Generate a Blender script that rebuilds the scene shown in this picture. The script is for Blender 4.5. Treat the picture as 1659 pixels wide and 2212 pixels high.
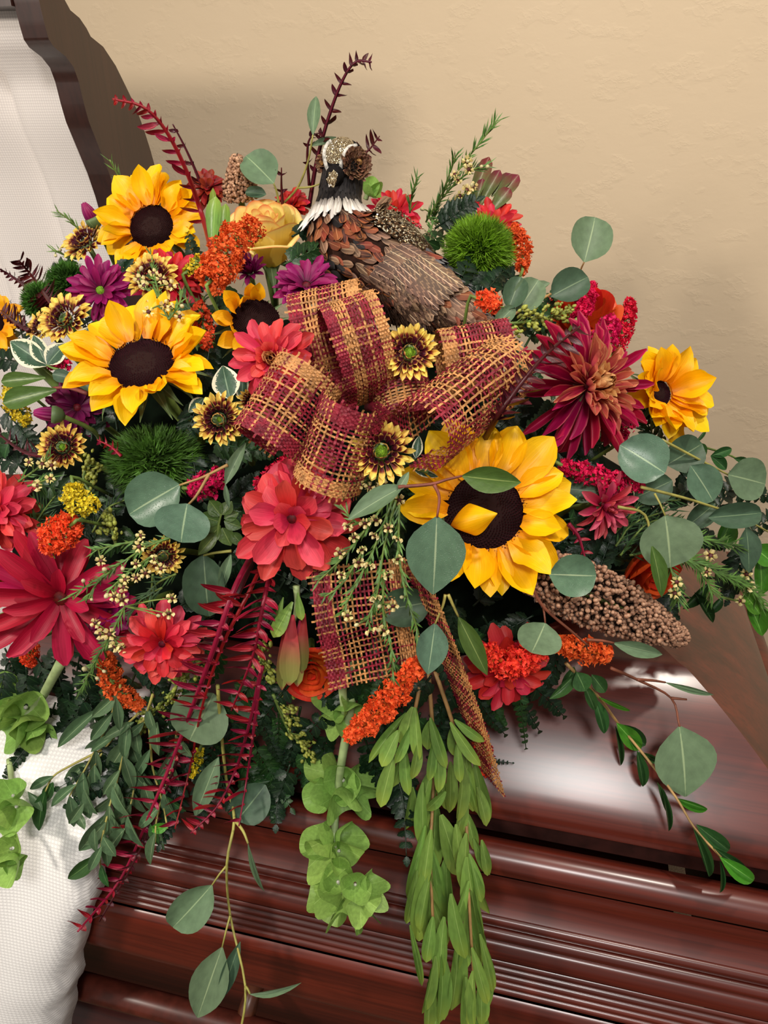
import bpy, math, random
import numpy as np
from mathutils import Vector, Matrix

for _o in list(bpy.data.objects):
    bpy.data.objects.remove(_o)
SC = bpy.context.scene
COL = SC.collection
rnd = random.Random(7)
PI = math.pi

# ------------------------------------------------------------------ camera
F = 1609.0
TH, PS = math.radians(27.0), math.radians(13.5)
CAM = Vector((0, 0, 1.54))
FW = Vector((-math.sin(PS) * math.cos(TH), math.cos(PS) * math.cos(TH), -math.sin(TH)))
RT = Vector((math.cos(PS), math.sin(PS), 0))
UP = Vector((-math.sin(PS) * math.sin(TH), math.cos(PS) * math.sin(TH), math.cos(TH)))
cam = bpy.data.cameras.new('camera')
cam.sensor_fit = 'HORIZONTAL'
cam.sensor_width = 36.0
cam.lens = 36.0 * F / 1659.0
cam.clip_start = 0.02
camo = bpy.data.objects.new('camera', cam)
COL.objects.link(camo)
camo.matrix_world = Matrix((
    (RT.x, UP.x, -FW.x, CAM.x), (RT.y, UP.y, -FW.y, CAM.y), (RT.z, UP.z, -FW.z, CAM.z), (0, 0, 0, 1)))
SC.camera = camo

# ------------------------------------------------------------------ world, lamps, exposure
SC.view_settings.view_transform = 'Standard'
SC.view_settings.look = 'None'
SC.view_settings.gamma = 1.0
SC.view_settings.use_curve_mapping = False
SC.view_settings.exposure = 0.47
wd = bpy.data.worlds.new('room_ambient')
SC.world = wd
wd.use_nodes = True
wd.node_tree.nodes['Background'].inputs[0].default_value = (1.0, 0.93, 0.85, 1)
wd.node_tree.nodes['Background'].inputs[1].default_value = 0.27


def lamp(name, loc, target, power, radius, angle, blend, color):
    l = bpy.data.lights.new(name, 'SPOT')
    l.energy = power
    l.shadow_soft_size = radius
    l.spot_size = math.radians(angle)
    l.spot_blend = blend
    l.color = color
    o = bpy.data.objects.new(name, l)
    COL.objects.link(o)
    o.location = loc
    o.rotation_euler = (Vector(target) - Vector(loc)).to_track_quat('-Z', 'Y').to_euler()
    return o


WARM = (1.0, 0.92, 0.81)
lamp('ceiling_lamp_front', (0.24, -0.90, 2.60), (-0.05, 0.8, 1.1), 60, 0.19, 105, 0.8, (1.0, 0.97, 0.93))
lamp('ceiling_lamp_over', (0.38, 0.42, 2.60), (-0.05, 0.75, 1.0), 34, 0.035, 120, 0.8, WARM)
lamp('torchiere_lamp_left', (-1.15, -0.50, 1.98), (0.0, 0.9, 1.2), 44, 0.09, 120, 0.8, WARM)


# ------------------------------------------------------------------ pixel helpers
def ray(px, py):
    return FW + RT * ((px - 829.5) / F) - UP * ((py - 1106.0) / F)


def W(px, py, d):
    return CAM + ray(px, py) * d


MC, MR = Vector((-0.285, 0.80, 1.10)), Vector((0.525, 0.32, 0.36))


def plane_depth(v, p0, n):
    den = v.dot(n)
    return (p0 - CAM).dot(n) / den if den < -1e-3 else 9.0


def casket_depth(px, py):
    """distance of the casket front, of the white cloth or of the domed lid below a pixel"""
    v = ray(px, py)
    if px < np.interp(py, [1250, 1480, 1640, 1830, 2000, 2212], [330, 305, 265, 210, 172, 128]) + 18:                                   # cloth over the side at lower left
        t = 0.368 / v.y
        if (CAM + v * t).z < 0.90:
            return t
        return plane_depth(v, Vector((0, .368, .90)), Vector((0, -.10, .15)).normalized())
    t = 0.432 / v.y
    if (CAM + v * t).z < 0.93:
        return t
    # sloping front of the lid, as a plane through two lines along x
    t2 = plane_depth(v, Vector((0, 0.495, 0.97)), Vector((0, -(1.072 - 0.97), 0.63 - 0.495)).normalized())
    if (CAM + v * t2).y < 0.64:
        return t2
    return (1.09 - CAM.z) / v.z if v.z < 0 else 9


def hit(px, py, lift=0.0):
    """distance (along the view axis) of the flower mound, or of the casket, below a pixel"""
    v = ray(px, py)
    v = Vector((v.x / MR.x, v.y / MR.y, v.z / MR.z))
    o = CAM - MC
    o = Vector((o.x / MR.x, o.y / MR.y, o.z / MR.z))
    a, b, c = v.dot(v), 2 * o.dot(v), o.dot(o) - 1
    D = b * b - 4 * a * c
    d = (-b - math.sqrt(max(D, 0.0))) / (2 * a)
    if py > 1300:
        d = min(d, casket_depth(px, py))
    return min(d, 0.92) - lift


def P(px, py, lift=0.0):
    return W(px, py, hit(px, py, lift))


def face(fx, fy):
    """facing vector: fx to the right, fy up, the rest towards the camera"""
    fz = math.sqrt(max(0.02, 1 - fx * fx - fy * fy))
    return (RT * fx + UP * fy - FW * fz).normalized()


def frame(loc, n, up=None, roll=0.0):
    n = n.normalized()
    up = up or UP
    x = up.cross(n)
    if x.length < 1e-4:
        x = RT.copy()
    x.normalize()
    y = n.cross(x)
    M = Matrix(((x.x, y.x, n.x, loc.x), (x.y, y.y, n.y, loc.y), (x.z, y.z, n.z, loc.z), (0, 0, 0, 1)))
    return M @ Matrix.Rotation(roll, 4, 'Z') if roll else M


# ------------------------------------------------------------------ object helpers
def mk(name, verts, faces, mat=None, uvs=None, smooth=True):
    me = bpy.data.meshes.new(name)
    me.from_pydata([tuple(v) for v in verts], [], faces)
    if uvs is not None:
        lay = me.uv_layers.new(name='UVMap')
        idx = np.empty(len(me.loops), dtype=np.int32)
        me.loops.foreach_get('vertex_index', idx)
        lay.data.foreach_set('uv', np.asarray(uvs, dtype=np.float32)[idx].ravel())
    if smooth:
        me.polygons.foreach_set('use_smooth', [True] * len(me.polygons))
    if mat:
        for m in (mat if isinstance(mat, (list, tuple)) else [mat]):
            me.materials.append(m)
    me.update()
    return me


def obj(name, me, parent=None, M=None, stuff=False):
    """link one mesh object; M is in the parent's space"""
    o = bpy.data.objects.new(name, me)
    COL.objects.link(o)
    if parent is not None:
        o.parent = parent
    if M is not None:
        o.matrix_basis = M
    if stuff:
        o['kind'] = 'stuff'
    return o


def objw(name, me, parent, inv, M, stuff=False):
    return obj(name, me, parent, inv @ M, stuff)


def thing(name, label, cat, M=None, group=None):
    o = bpy.data.objects.new(name, None)
    o.empty_display_size = 0.02
    COL.objects.link(o)
    if M is not None:
        o.matrix_world = M
    o['label'] = label
    o['category'] = cat
    if group:
        o['group'] = group
    return o


def tag(o, label, cat, group=None):
    o['label'] = label
    o['category'] = cat
    if group:
        o['group'] = group
    return o


def TR(v):
    return Matrix.Translation(v)


def RX(a):
    return Matrix.Rotation(a, 4, 'X')


def RY(a):
    return Matrix.Rotation(a, 4, 'Y')


def RZ(a):
    return Matrix.Rotation(a, 4, 'Z')


def SCL(x, y, z):
    return Matrix.Diagonal((x, y, z, 1))


class MB:
    """collects shapes for ONE mesh"""

    def __init__(s):
        s.v, s.f, s.uv, s.mi = [], [], [], []

    def add(s, v, f, uv=None, mi=0):
        b = len(s.v)
        s.v += [tuple(x) for x in v]
        s.f += [tuple(i + b for i in q) for q in f]
        s.uv += [tuple(x) for x in uv] if uv is not None else [(0.5, 0.5)] * len(v)
        s.mi += [mi] * len(f)

    def tube(s, pts, rad, sides=6, mi=0, cap=True):
        v, f, uv = tube(pts, rad, sides, cap)
        s.add(v, f, uv, mi)

    def mesh(s, name, mat, smooth=True):
        me = mk(name, s.v, s.f, mat, s.uv, smooth)
        if any(s.mi):
            me.polygons.foreach_set('material_index', s.mi)
        return me


def spline(pts, n):
    """catmull-rom through points -> n+1 samples"""
    p = [Vector(q) for q in pts]
    if len(p) == 2:
        return [p[0].lerp(p[1], i / n) for i in range(n + 1)]
    p = [p[0] * 2 - p[1]] + p + [p[-1] * 2 - p[-2]]
    m = len(p) - 3
    out = []
    for i in range(n + 1):
        t = i / n * m
        k = min(int(t), m - 1)
        u = t - k
        a, b, c, d = p[k:k + 4]
        out.append(0.5 * ((2 * b) + (c - a) * u + (2 * a - 5 * b + 4 * c - d) * u * u + (3 * b - a - 3 * c + d) * u ** 3))
    return out


def tube(pts, rad, sides=6, cap=True):
    pts = [Vector(p) for p in pts]
    n = len(pts)
    if not hasattr(rad, '__len__'):
        rad = [rad] * n
    elif len(rad) != n:
        rad = list(np.interp(np.linspace(0, 1, n), np.linspace(0, 1, len(rad)), rad))
    v, f, uv = [], [], []
    t0 = (pts[1] - pts[0]).normalized()
    ref = Vector((0, 0, 1)) if abs(t0.z) < 0.9 else Vector((1, 0, 0))
    x = t0.cross(ref).normalized()
    for i, p in enumerate(pts):
        t = (pts[min(i + 1, n - 1)] - pts[max(i - 1, 0)])
        t = t.normalized() if t.length > 1e-9 else t0
        x = x - t * x.dot(t)
        x.normalize()
        y = t.cross(x)
        for k in range(sides):
            a = 2 * PI * k / sides
            v.append(p + (x * math.cos(a) + y * math.sin(a)) * rad[i])
            uv.append((k / sides, i / (n - 1)))
    for i in range(n - 1):
        for k in range(sides):
            k2 = (k + 1) % sides
            f.append((i * sides + k, i * sides + k2, (i + 1) * sides + k2, (i + 1) * sides + k))
    if cap:
        f.append(tuple(range(sides - 1, -1, -1)))
        f.append(tuple((n - 1) * sides + k for k in range(sides)))
    return v, f, uv


def hermite(prof, t):
    xs = [a for a, _ in prof]
    ys = [b for _, b in prof]
    k = 0
    while k < len(xs) - 2 and t > xs[k + 1]:
        k += 1

    def sl(i):
        if i == 0:
            return (ys[1] - ys[0]) / (xs[1] - xs[0])
        if i == len(xs) - 1:
            return (ys[-1] - ys[-2]) / (xs[-1] - xs[-2])
        return (ys[i + 1] - ys[i - 1]) / (xs[i + 1] - xs[i - 1])
    h = xs[k + 1] - xs[k]
    u = (t - xs[k]) / h
    return ((2 * u ** 3 - 3 * u * u + 1) * ys[k] + (u ** 3 - 2 * u * u + u) * h * sl(k)
            + (-2 * u ** 3 + 3 * u * u) * ys[k + 1] + (u ** 3 - u * u) * h * sl(k + 1))


PROF = dict(
    blade=[(0, .2), (.2, .66), (.5, 1), (.75, .9), (.92, .5), (1, .05)],
    sun=[(0, .38), (.15, .66), (.42, 1), (.7, .88), (.88, .5), (1, .03)],
    mum=[(0, .32), (.3, .68), (.65, 1), (.86, .86), (.96, .5), (1, .2)],
    strap=[(0, .5), (.3, .85), (.6, 1), (.85, .85), (.95, .5), (1, .2)],
    spoon=[(0, .34), (.35, .55), (.7, 1), (.9, .8), (1, .12)],
    round=[(0, .06), (.05, .34), (.18, .78), (.4, 1), (.65, .93), (.85, .64), (.96, .28), (1, .04)],
    drop=[(0, .05), (.06, .3), (.22, .8), (.42, 1), (.66, .82), (.86, .42), (1, .03)],
    lance=[(0, .14), (.2, .48), (.5, .9), (.7, 1), (.88, .72), (.97, .3), (1, .06)],
    willow=[(0, .1), (.18, .7), (.4, 1), (.7, .72), (.9, .3), (1, .03)],
    tooth=[(0, .55), (.2, 1), (.5, .85), (.8, .45), (1, .04)],
    feather=[(0, .25), (.2, .8), (.5, 1), (.8, .85), (.94, .5), (1, .1)],
    wing=[(0, .5), (.2, .9), (.6, 1), (.88, .75), (1, .12)],
    shield=[(0, .5), (.3, .95), (.55, 1), (.85, .75), (1, .2)],
    sepal=[(0, 1), (.3, .85), (.6, .4), (1, .03)],
)


ASPECT = dict(sun=.6, mum=.45, strap=.32, spoon=.40, round=.9, drop=.6, lance=.25, blade=.22, willow=.3, tooth=.2, feather=.45, wing=.22, shield=.7, sepal=.3)


def petal(kind, cup=0.0, bend=0.0, start=0.0, ruffle=0.0, groove=0.0, twist=0.0, nu=4, nv=8, seed=0, teeth=0, asp=None):
    """unit petal: 1 long on +Y, 1 wide on X, faces +Z; returns verts, faces, uvs"""
    pr = PROF[kind]
    asp = asp or ASPECT.get(kind, .5)          # width over length: keeps the cross-section true under scaling
    cup, groove, edge_ruffle = cup * asp * 1.35, groove * asp * 1.3, ruffle * min(1, asp * 1.6)
    r = random.Random(seed)
    ph = r.uniform(0, 6)
    v, uv, f = [], [], []
    y = z = 0.0
    for i in range(nv + 1):
        t = i / nv
        a = start + bend * t
        if i:
            y += math.cos(a) / nv
            z += math.sin(a) / nv
        w = max(hermite(pr, t), 0.02) * 0.5
        if teeth and i % 2 == 1 and 0 < i < nv:
            w *= 1.0 + teeth
        for k in range(nu + 1):
            s = k / nu * 2 - 1
            x = s * w
            zz = cup * (s * s) * w * 2
            if groove:
                zz += groove * math.cos(s * 9.0) * w
            if ruffle:
                zz += edge_ruffle * math.sin(ph + 9 * t + 2 * s) * abs(s) * w * 2 + ruffle * .5 * math.sin(ph * 2 + 5 * t) * t
            tx = x * math.cos(twist * t) - zz * math.sin(twist * t)
            tz = x * math.sin(twist * t) + zz * math.cos(twist * t)
            v.append((tx, y - tz * math.sin(a), z + tz * math.cos(a)))
            uv.append((k / nu, t))
    for i in range(nv):
        for k in range(nu):
            q = i * (nu + 1) + k
            f.append((q, q + 1, q + nu + 2, q + nu + 1))
    return v, f, uv


_cache = {}


def petal_me(name, mat, kind, **kw):
    key = (name, mat.name, kind, tuple(sorted(kw.items())))
    if key not in _cache:
        v, f, uv = petal(kind, **kw)
        _cache[key] = mk(name, v, f, mat, uv)
    return _cache[key]
# ------------------------------------------------------------------ materials
def srgb(r, g, b):
    c = [x / 255.0 for x in (r, g, b)]
    return tuple(x / 12.92 if x <= 0.04045 else ((x + 0.055) / 1.055) ** 2.4 for x in c) + (1,)


class NT:
    def __init__(s, name):
        s.m = bpy.data.materials.new(name)
        s.m.use_nodes = True
        s.t = s.m.node_tree
        s.b = s.t.nodes['Principled BSDF']
        s.out = s.t.nodes['Material Output']

    def n(s, typ, **kw):
        q = s.t.nodes.new(typ)
        for k, x in kw.items():
            setattr(q, k, x)
        return q

    def l(s, a, b):
        s.t.links.new(a, b)

    def noise(s, vec, scale, detail=2.0, rough=0.5):
        q = s.n('ShaderNodeTexNoise')
        q.inputs['Scale'].default_value = scale
        q.inputs['Detail'].default_value = detail
        q.inputs['Roughness'].default_value = rough
        if vec is not None:
            s.l(vec, q.inputs['Vector'])
        return q.outputs['Fac']

    def mapping(s, vec, scale):
        q = s.n('ShaderNodeMapping')
        q.inputs['Scale'].default_value = scale
        s.l(vec, q.inputs['Vector'])
        return q.outputs[0]

    def ramp(s, fac, stops):
        q = s.n('ShaderNodeValToRGB')
        e = q.color_ramp.elements
        while len(e) < len(stops):
            e.new(0.5)
        for i, (p, c) in enumerate(stops):
            e[i].position = p
            e[i].color = c
        s.l(fac, q.inputs[0])
        return q.outputs[0]

    def math(s, op, a, b=None, c=None):
        q = s.n('ShaderNodeMath', operation=op)
        for i, x in enumerate((a, b, c)):
            if x is None:
                continue
            if isinstance(x, (int, float)):
                q.inputs[i].default_value = x
            else:
                s.l(x, q.inputs[i])
        return q.outputs[0]

    def mix(s, fac, a, b, mode='MIX'):
        q = s.n('ShaderNodeMix', data_type='RGBA', blend_type=mode)
        for i, x in ((0, fac), (6, a), (7, b)):
            if isinstance(x, (int, float, tuple)):
                q.inputs[i].default_value = x
            else:
                s.l(x, q.inputs[i])
        return q.outputs[2]

    def bump(s, h, strength, dist=0.002):
        q = s.n('ShaderNodeBump')
        q.inputs['Strength'].default_value = strength
        q.inputs['Distance'].default_value = dist
        s.l(h, q.inputs['Height'])
        s.l(q.outputs[0], s.b.inputs['Normal'])

    def hsv(s, col, var_h=0.012, var_v=0.12, sat=1.0):
        """per-object variation"""
        oi = s.n('ShaderNodeObjectInfo')
        q = s.n('ShaderNodeHueSaturation')
        q.inputs['Saturation'].default_value = sat
        s.l(s.math('ADD', s.math('MULTIPLY', oi.outputs['Random'], 2 * var_h), 0.5 - var_h), q.inputs['Hue'])
        f = s.math('FRACT', s.math('MULTIPLY', oi.outputs['Random'], 37.7))
        s.l(s.math('ADD', s.math('MULTIPLY', f, 2 * var_v), 1 - var_v), q.inputs['Value'])
        s.l(col, q.inputs['Color'])
        return q.outputs[0]

    def done(s, col=None, rough=0.5, spec=0.4, transl=0.0, coat=0.0, metal=0.0):
        if col is not None:
            if isinstance(col, tuple):
                s.b.inputs['Base Color'].default_value = col
            else:
                s.l(col, s.b.inputs['Base Color'])
        s.b.inputs['Roughness'].default_value = rough
        s.b.inputs['Specular IOR Level'].default_value = spec
        s.b.inputs['Coat Weight'].default_value = coat
        s.b.inputs['Metallic'].default_value = metal
        if transl:
            tr = s.n('ShaderNodeBsdfTranslucent')
            if isinstance(col, tuple):
                tr.inputs[0].default_value = col
            else:
                s.l(col, tr.inputs[0])
            mx = s.n('ShaderNodeMixShader')
            mx.inputs[0].default_value = transl
            s.l(s.b.outputs[0], mx.inputs[1])
            s.l(tr.outputs[0], mx.inputs[2])
            s.l(mx.outputs[0], s.out.inputs[0])
        return s.m


def petal_mat(name, stops, edge=None, ew=0.3, stripe=0.18, rough=0.45, transl=0.2, var_h=0.01, var_v=0.1, spec=0.35):
    """colour along the petal (stops), optional edge colour, fine lengthwise veins"""
    s = NT(name)
    tc = s.n('ShaderNodeTexCoord')
    sp = s.n('ShaderNodeSeparateXYZ')
    s.l(tc.outputs['UV'], sp.inputs[0])
    col = s.ramp(sp.outputs['Y'], [(p, srgb(*c)) for p, c in stops])
    if edge:
        d = s.math('ABSOLUTE', s.math('SUBTRACT', sp.outputs['X'], 0.5))
        d2 = s.math('ADD', s.math('MULTIPLY', d, 2.0), s.math('MULTIPLY', sp.outputs['Y'], 0.02))
        fac = s.ramp(d2, [(1.0 - ew, (0, 0, 0, 1)), (1.0 - ew * 0.25, (1, 1, 1, 1))])
        col = s.mix(fac, col, srgb(*edge))
    st = s.noise(s.mapping(tc.outputs['UV'], (14, 1.2, 1)), 1.6, 2.0)
    dark = s.mix(1.0, col, (0.55, 0.45, 0.45, 1), 'MULTIPLY')
    col = s.mix(s.math('MULTIPLY', s.ramp(st, [(0.42, (0, 0, 0, 1)), (0.7, (1, 1, 1, 1))]), stripe * 2), col, dark)
    col = s.hsv(col, var_h, var_v)
    s.bump(st, 0.25, 0.001)
    return s.done(col, rough, spec, transl)


def leaf_mat(name, c, vein, vw=0.035, back=None, rough=0.5, transl=0.12, var=0.12, side=0.25, edge=None, spec=0.4, drops=False, tip=None, tipat=0.72):
    s = NT(name)
    tc = s.n('ShaderNodeTexCoord')
    sp = s.n('ShaderNodeSeparateXYZ')
    s.l(tc.outputs['UV'], sp.inputs[0])
    nz = s.noise(tc.outputs['Object'], 6.0, 3.0)
    base = s.mix(nz, srgb(*c), srgb(*[int(x * 0.72) for x in c]))
    if tip:
        base = s.mix(s.ramp(s.math('ADD', sp.outputs['Y'], s.math('MULTIPLY', nz, .2)), [(tipat, (0, 0, 0, 1)), (1.1, (1, 1, 1, 1))]), base, srgb(*tip))
    d = s.math('ABSOLUTE', s.math('SUBTRACT', sp.outputs['X'], 0.5))
    if edge:
        en = s.noise(s.mapping(tc.outputs['UV'], (6, 9, 1)), 2.2, 3.0)
        e = s.math('ADD', s.math('MULTIPLY', d, 2), s.math('MULTIPLY', en, 0.55))
        base = s.mix(s.ramp(e, [(0.98, (0, 0, 0, 1)), (1.02, (1, 1, 1, 1))]), base, srgb(*edge))
    v = s.ramp(d, [(vw * 0.4, (1, 1, 1, 1)), (vw, (0, 0, 0, 1))])
    col = s.mix(v, base, srgb(*vein))
    if side:
        # side veins: oblique lines
        q = s.math('SUBTRACT', s.math('MULTIPLY', sp.outputs['Y'], 9.0), s.math('MULTIPLY', d, 9.0))
        q = s.math('ABSOLUTE', s.math('SUBTRACT', s.math('FRACT', q), 0.5))
        sv = s.ramp(q, [(0.0, (1, 1, 1, 1)), (0.09, (0, 0, 0, 1))])
        col = s.mix(s.math('MULTIPLY', sv, side), col, srgb(*vein))
    col = s.hsv(col, 0.012, var)
    if drops:
        vo = s.n('ShaderNodeTexVoronoi')
        vo.inputs['Scale'].default_value = 34.0
        s.l(tc.outputs['UV'], vo.inputs['Vector'])
        h = s.ramp(vo.outputs['Distance'], [(0.0, (1, 1, 1, 1)), (0.28, (0, 0, 0, 1))])
        s.bump(h, 0.30, 0.0015)
    else:
        s.bump(nz, 0.15, 0.002)
    return s.done(col, rough, spec, transl)


def plain(name, c, rough=0.5, spec=0.4, var_h=0.01, var_v=0.12, nscale=300, namt=0.35, transl=0.0, bump=0.0, metal=0.0, c2=None):
    s = NT(name)
    tc = s.n('ShaderNodeTexCoord')
    nz = s.noise(tc.outputs['Object'], nscale, 3.0)
    d = srgb(*(c2 or [int(x * (1 - namt)) for x in c]))
    col = s.mix(s.ramp(nz, [(0.35, (0, 0, 0, 1)), (0.65, (1, 1, 1, 1))]), d, srgb(*c))
    col = s.hsv(col, var_h, var_v)
    if bump:
        s.bump(nz, bump, 0.001)
    return s.done(col, rough, spec, transl, metal=metal)


def wood_mat(name, light, dark, axis='X', rough=0.3):
    s = NT(name)
    tc = s.n('ShaderNodeTexCoord')
    sc = {'X': (1.2, 26, 26), 'Y': (26, 1.2, 26), 'Z': (26, 26, 1.2)}[axis]
    sf = {'X': (7, 260, 260), 'Y': (260, 7, 260), 'Z': (260, 260, 7)}[axis]
    n1 = s.noise(s.mapping(tc.outputs['Object'], sc), 1.0, 5.0, 0.6)
    n2 = s.noise(s.mapping(tc.outputs['Object'], sf), 1.0, 3.0)
    n3 = s.noise(tc.outputs['Object'], 5.0, 2.0)
    col = s.ramp(n1, [(0.3, srgb(*dark)), (0.7, srgb(*light))])
    col = s.mix(s.math('MULTIPLY', s.ramp(n2, [(0.45, (0, 0, 0, 1)), (0.75, (1, 1, 1, 1))]), 0.5), col, srgb(*[int(x * .55) for x in dark]))
    col = s.mix(s.math('MULTIPLY', n3, 0.3), col, srgb(*dark))
    s.bump(n2, 0.05, 0.0006)
    m = s.done(col, rough, 0.3, coat=0.7)
    s.b.inputs['Coat Roughness'].default_value = 0.23
    return m


def cloth_mat(name, c, pitch, strength):
    """white dobby weave: small raised diamonds"""
    s = NT(name)
    tc = s.n('ShaderNodeTexCoord')
    sp = s.n('ShaderNodeSeparateXYZ')
    s.l(tc.outputs['UV'], sp.inputs[0])
    k = 2 * PI / pitch
    a = s.math('SINE', s.math('MULTIPLY', s.math('ADD', sp.outputs['X'], sp.outputs['Y']), k * .5))
    b = s.math('SINE', s.math('MULTIPLY', s.math('SUBTRACT', sp.outputs['X'], sp.outputs['Y']), k * .5))
    h = s.ramp(s.math('ADD', s.math('MULTIPLY', s.math('MULTIPLY', a, b), 0.5), 0.5), [(0.45, (0, 0, 0, 1)), (0.6, (1, 1, 1, 1))])
    fine = s.noise(tc.outputs['UV'], 900.0, 1.0)
    col = s.mix(h, srgb(*[int(x * .93) for x in c]), srgb(*c))
    s.bump(s.math('ADD', h, s.math('MULTIPLY', fine, 0.3)), strength, 0.0006)
    s.b.inputs['Sheen Weight'].default_value = 0.15
    return s.done(col, 0.7, 0.25)


def glitter_mat(name, c1, c2, scale):
    s = NT(name)
    tc = s.n('ShaderNodeTexCoord')
    vo = s.n('ShaderNodeTexVoronoi')
    vo.inputs['Scale'].default_value = scale
    s.l(tc.outputs['Object'], vo.inputs['Vector'])
    sp = s.n('ShaderNodeSeparateColor')
    s.l(vo.outputs['Color'], sp.inputs[0])
    col = s.ramp(sp.outputs[0], [(0.2, srgb(*c2)), (0.75, srgb(*c1)), (0.92, srgb(255, 244, 215))])
    gm = s.n('ShaderNodeNewGeometry')
    nv = s.n('ShaderNodeVectorMath', operation='SUBTRACT')
    s.l(vo.outputs['Color'], nv.inputs[0])
    nv.inputs[1].default_value = (.5, .5, .5)
    sc = s.n('ShaderNodeVectorMath', operation='SCALE')
    s.l(nv.outputs[0], sc.inputs[0])
    sc.inputs['Scale'].default_value = 1.5
    ad = s.n('ShaderNodeVectorMath', operation='ADD')
    s.l(gm.outputs['Normal'], ad.inputs[0])
    s.l(sc.outputs[0], ad.inputs[1])
    no = s.n('ShaderNodeVectorMath', operation='NORMALIZE')
    s.l(ad.outputs[0], no.inputs[0])
    s.l(no.outputs[0], s.b.inputs['Normal'])
    return s.done(col, 0.25, 0.5, metal=0.75)


def feather_mat(name, base, mid, tip, shaft=(215, 190, 160), bars=None, edge=None, barb=0.5):
    s = NT(name)
    tc = s.n('ShaderNodeTexCoord')
    sp = s.n('ShaderNodeSeparateXYZ')
    s.l(tc.outputs['UV'], sp.inputs[0])
    d = s.math('ABSOLUTE', s.math('SUBTRACT', sp.outputs['X'], 0.5))
    col = s.ramp(sp.outputs['Y'], [(0.1, srgb(*base)), (0.5, srgb(*mid)), (0.95, srgb(*tip))])
    if bars:
        w = s.math('ADD', s.math('MULTIPLY', sp.outputs['Y'], 7.0), s.math('MULTIPLY', s.noise(tc.outputs['UV'], 6.0, 2.0), 1.6))
        w = s.math('SUBTRACT', w, s.math('MULTIPLY', d, 2.2))
        w = s.math('ABSOLUTE', s.math('SUBTRACT', s.math('FRACT', w), 0.5))
        col = s.mix(s.ramp(w, [(0.10, (1, 1, 1, 1)), (0.16, (0, 0, 0, 1))]), col, srgb(*bars))
    if edge:
        e = s.math('ADD', s.math('MULTIPLY', d, 1.7), s.math('MULTIPLY', sp.outputs['Y'], 0.3))
        col = s.mix(s.ramp(e, [(0.62, (0, 0, 0, 1)), (0.8, (1, 1, 1, 1))]), col, srgb(*edge))
    # barbs: fine oblique streaks
    q = s.math('SUBTRACT', s.math('MULTIPLY', sp.outputs['Y'], 1.0), s.math('MULTIPLY', d, 1.0))
    cb = s.n('ShaderNodeCombineXYZ')
    s.l(q, cb.inputs[0])
    st = s.noise(cb.outputs[0], 46.0, 2.0)
    col = s.mix(s.math('MULTIPLY', s.ramp(st, [(0.4, (0, 0, 0, 1)), (0.65, (1, 1, 1, 1))]), barb), col, s.mix(1.0, col, (.35, .3, .28, 1), 'MULTIPLY'))
    v = s.ramp(d, [(0.012, (1, 1, 1, 1)), (0.03, (0, 0, 0, 1))])
    col = s.mix(v, col, srgb(*shaft))
    col = s.hsv(col, 0.012, 0.22)
    s.bump(st, 0.4, 0.001)
    return s.done(col, 0.5, 0.35)


M = {}
# flowers
M['sun'] = petal_mat('sunflower_petal', [(0, (238, 150, 2)), (.3, (254, 188, 4)), (1, (255, 206, 10))], stripe=0.10, transl=0.22, rough=0.42)
M['sun_deep'] = petal_mat('sunflower_petal_deep', [(0, (226, 138, 8)), (.5, (245, 172, 14)), (1, (250, 186, 20))], stripe=0.10, transl=0.22)
M['coral'] = petal_mat('coral_petal', [(0, (176, 26, 54)), (.4, (214, 48, 70)), (1, (226, 74, 80))], stripe=0.2)
M['salmon'] = petal_mat('salmon_petal', [(0, (178, 26, 50)), (.45, (212, 48, 66)), (1, (226, 74, 80))], stripe=0.2)
M['crimson'] = petal_mat('crimson_petal', [(0, (140, 8, 46)), (.4, (176, 14, 60)), (1, (188, 28, 70))], stripe=0.3)
M['red'] = petal_mat('red_petal', [(0, (168, 14, 34)), (.4, (206, 30, 46)), (1, (218, 48, 56))], stripe=0.15)
M['dusty'] = petal_mat('dusty_rose_petal', [(0, (168, 26, 60)), (.5, (200, 52, 84)), (1, (216, 96, 108))], stripe=0.25)
M['rust'] = petal_mat('rust_petal', [(0, (100, 14, 18)), (.5, (140, 32, 24)), (1, (160, 50, 30))], stripe=0.2)
M['purple'] = petal_mat('purple_petal', [(0, (96, 8, 58)), (.5, (142, 14, 88)), (1, (160, 26, 102))], stripe=0.22)
M['plum'] = petal_mat('plum_petal', [(0, (70, 6, 44)), (.5, (108, 12, 68)), (1, (132, 24, 84))], stripe=0.25)  # darker copy of the purple petal; paints the shade on the deep-set daisy
M['bicolor'] = petal_mat('bicolor_petal', [(0, (58, 4, 24)), (.44, (92, 8, 30)), (.56, (150, 60, 40)), (.68, (244, 206, 94)), (1, (250, 224, 118))], edge=(246, 214, 106), ew=0.12, stripe=0.05)
M['bicolor_in'] = petal_mat('bicolor_inner_petal', [(0, (52, 4, 22)), (.7, (80, 8, 28)), (.86, (206, 150, 70)), (1, (238, 206, 110))], stripe=0.05)
M['spider_out'] = petal_mat('spider_outer_petal', [(0, (128, 8, 46)), (.5, (178, 14, 70)), (1, (196, 34, 86))], edge=(214, 96, 104), ew=0.12, stripe=0.25)
M['spider_mid'] = petal_mat('spider_middle_petal', [(0, (150, 12, 52)), (.4, (188, 44, 76)), (1, (222, 128, 98))], edge=(228, 156, 112), ew=0.2, stripe=0.22)
M['spider_in'] = petal_mat('spider_inner_petal', [(0, (150, 50, 44)), (.5, (212, 136, 84)), (1, (238, 190, 126))], stripe=0.2)
M['rose_y'] = petal_mat('yellow_rose_petal', [(0, (238, 208, 80)), (.6, (252, 228, 112)), (.9, (255, 236, 150)), (.975, (246, 176, 104)), (1, (230, 92, 70))], stripe=0.05, transl=0.3)
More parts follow.
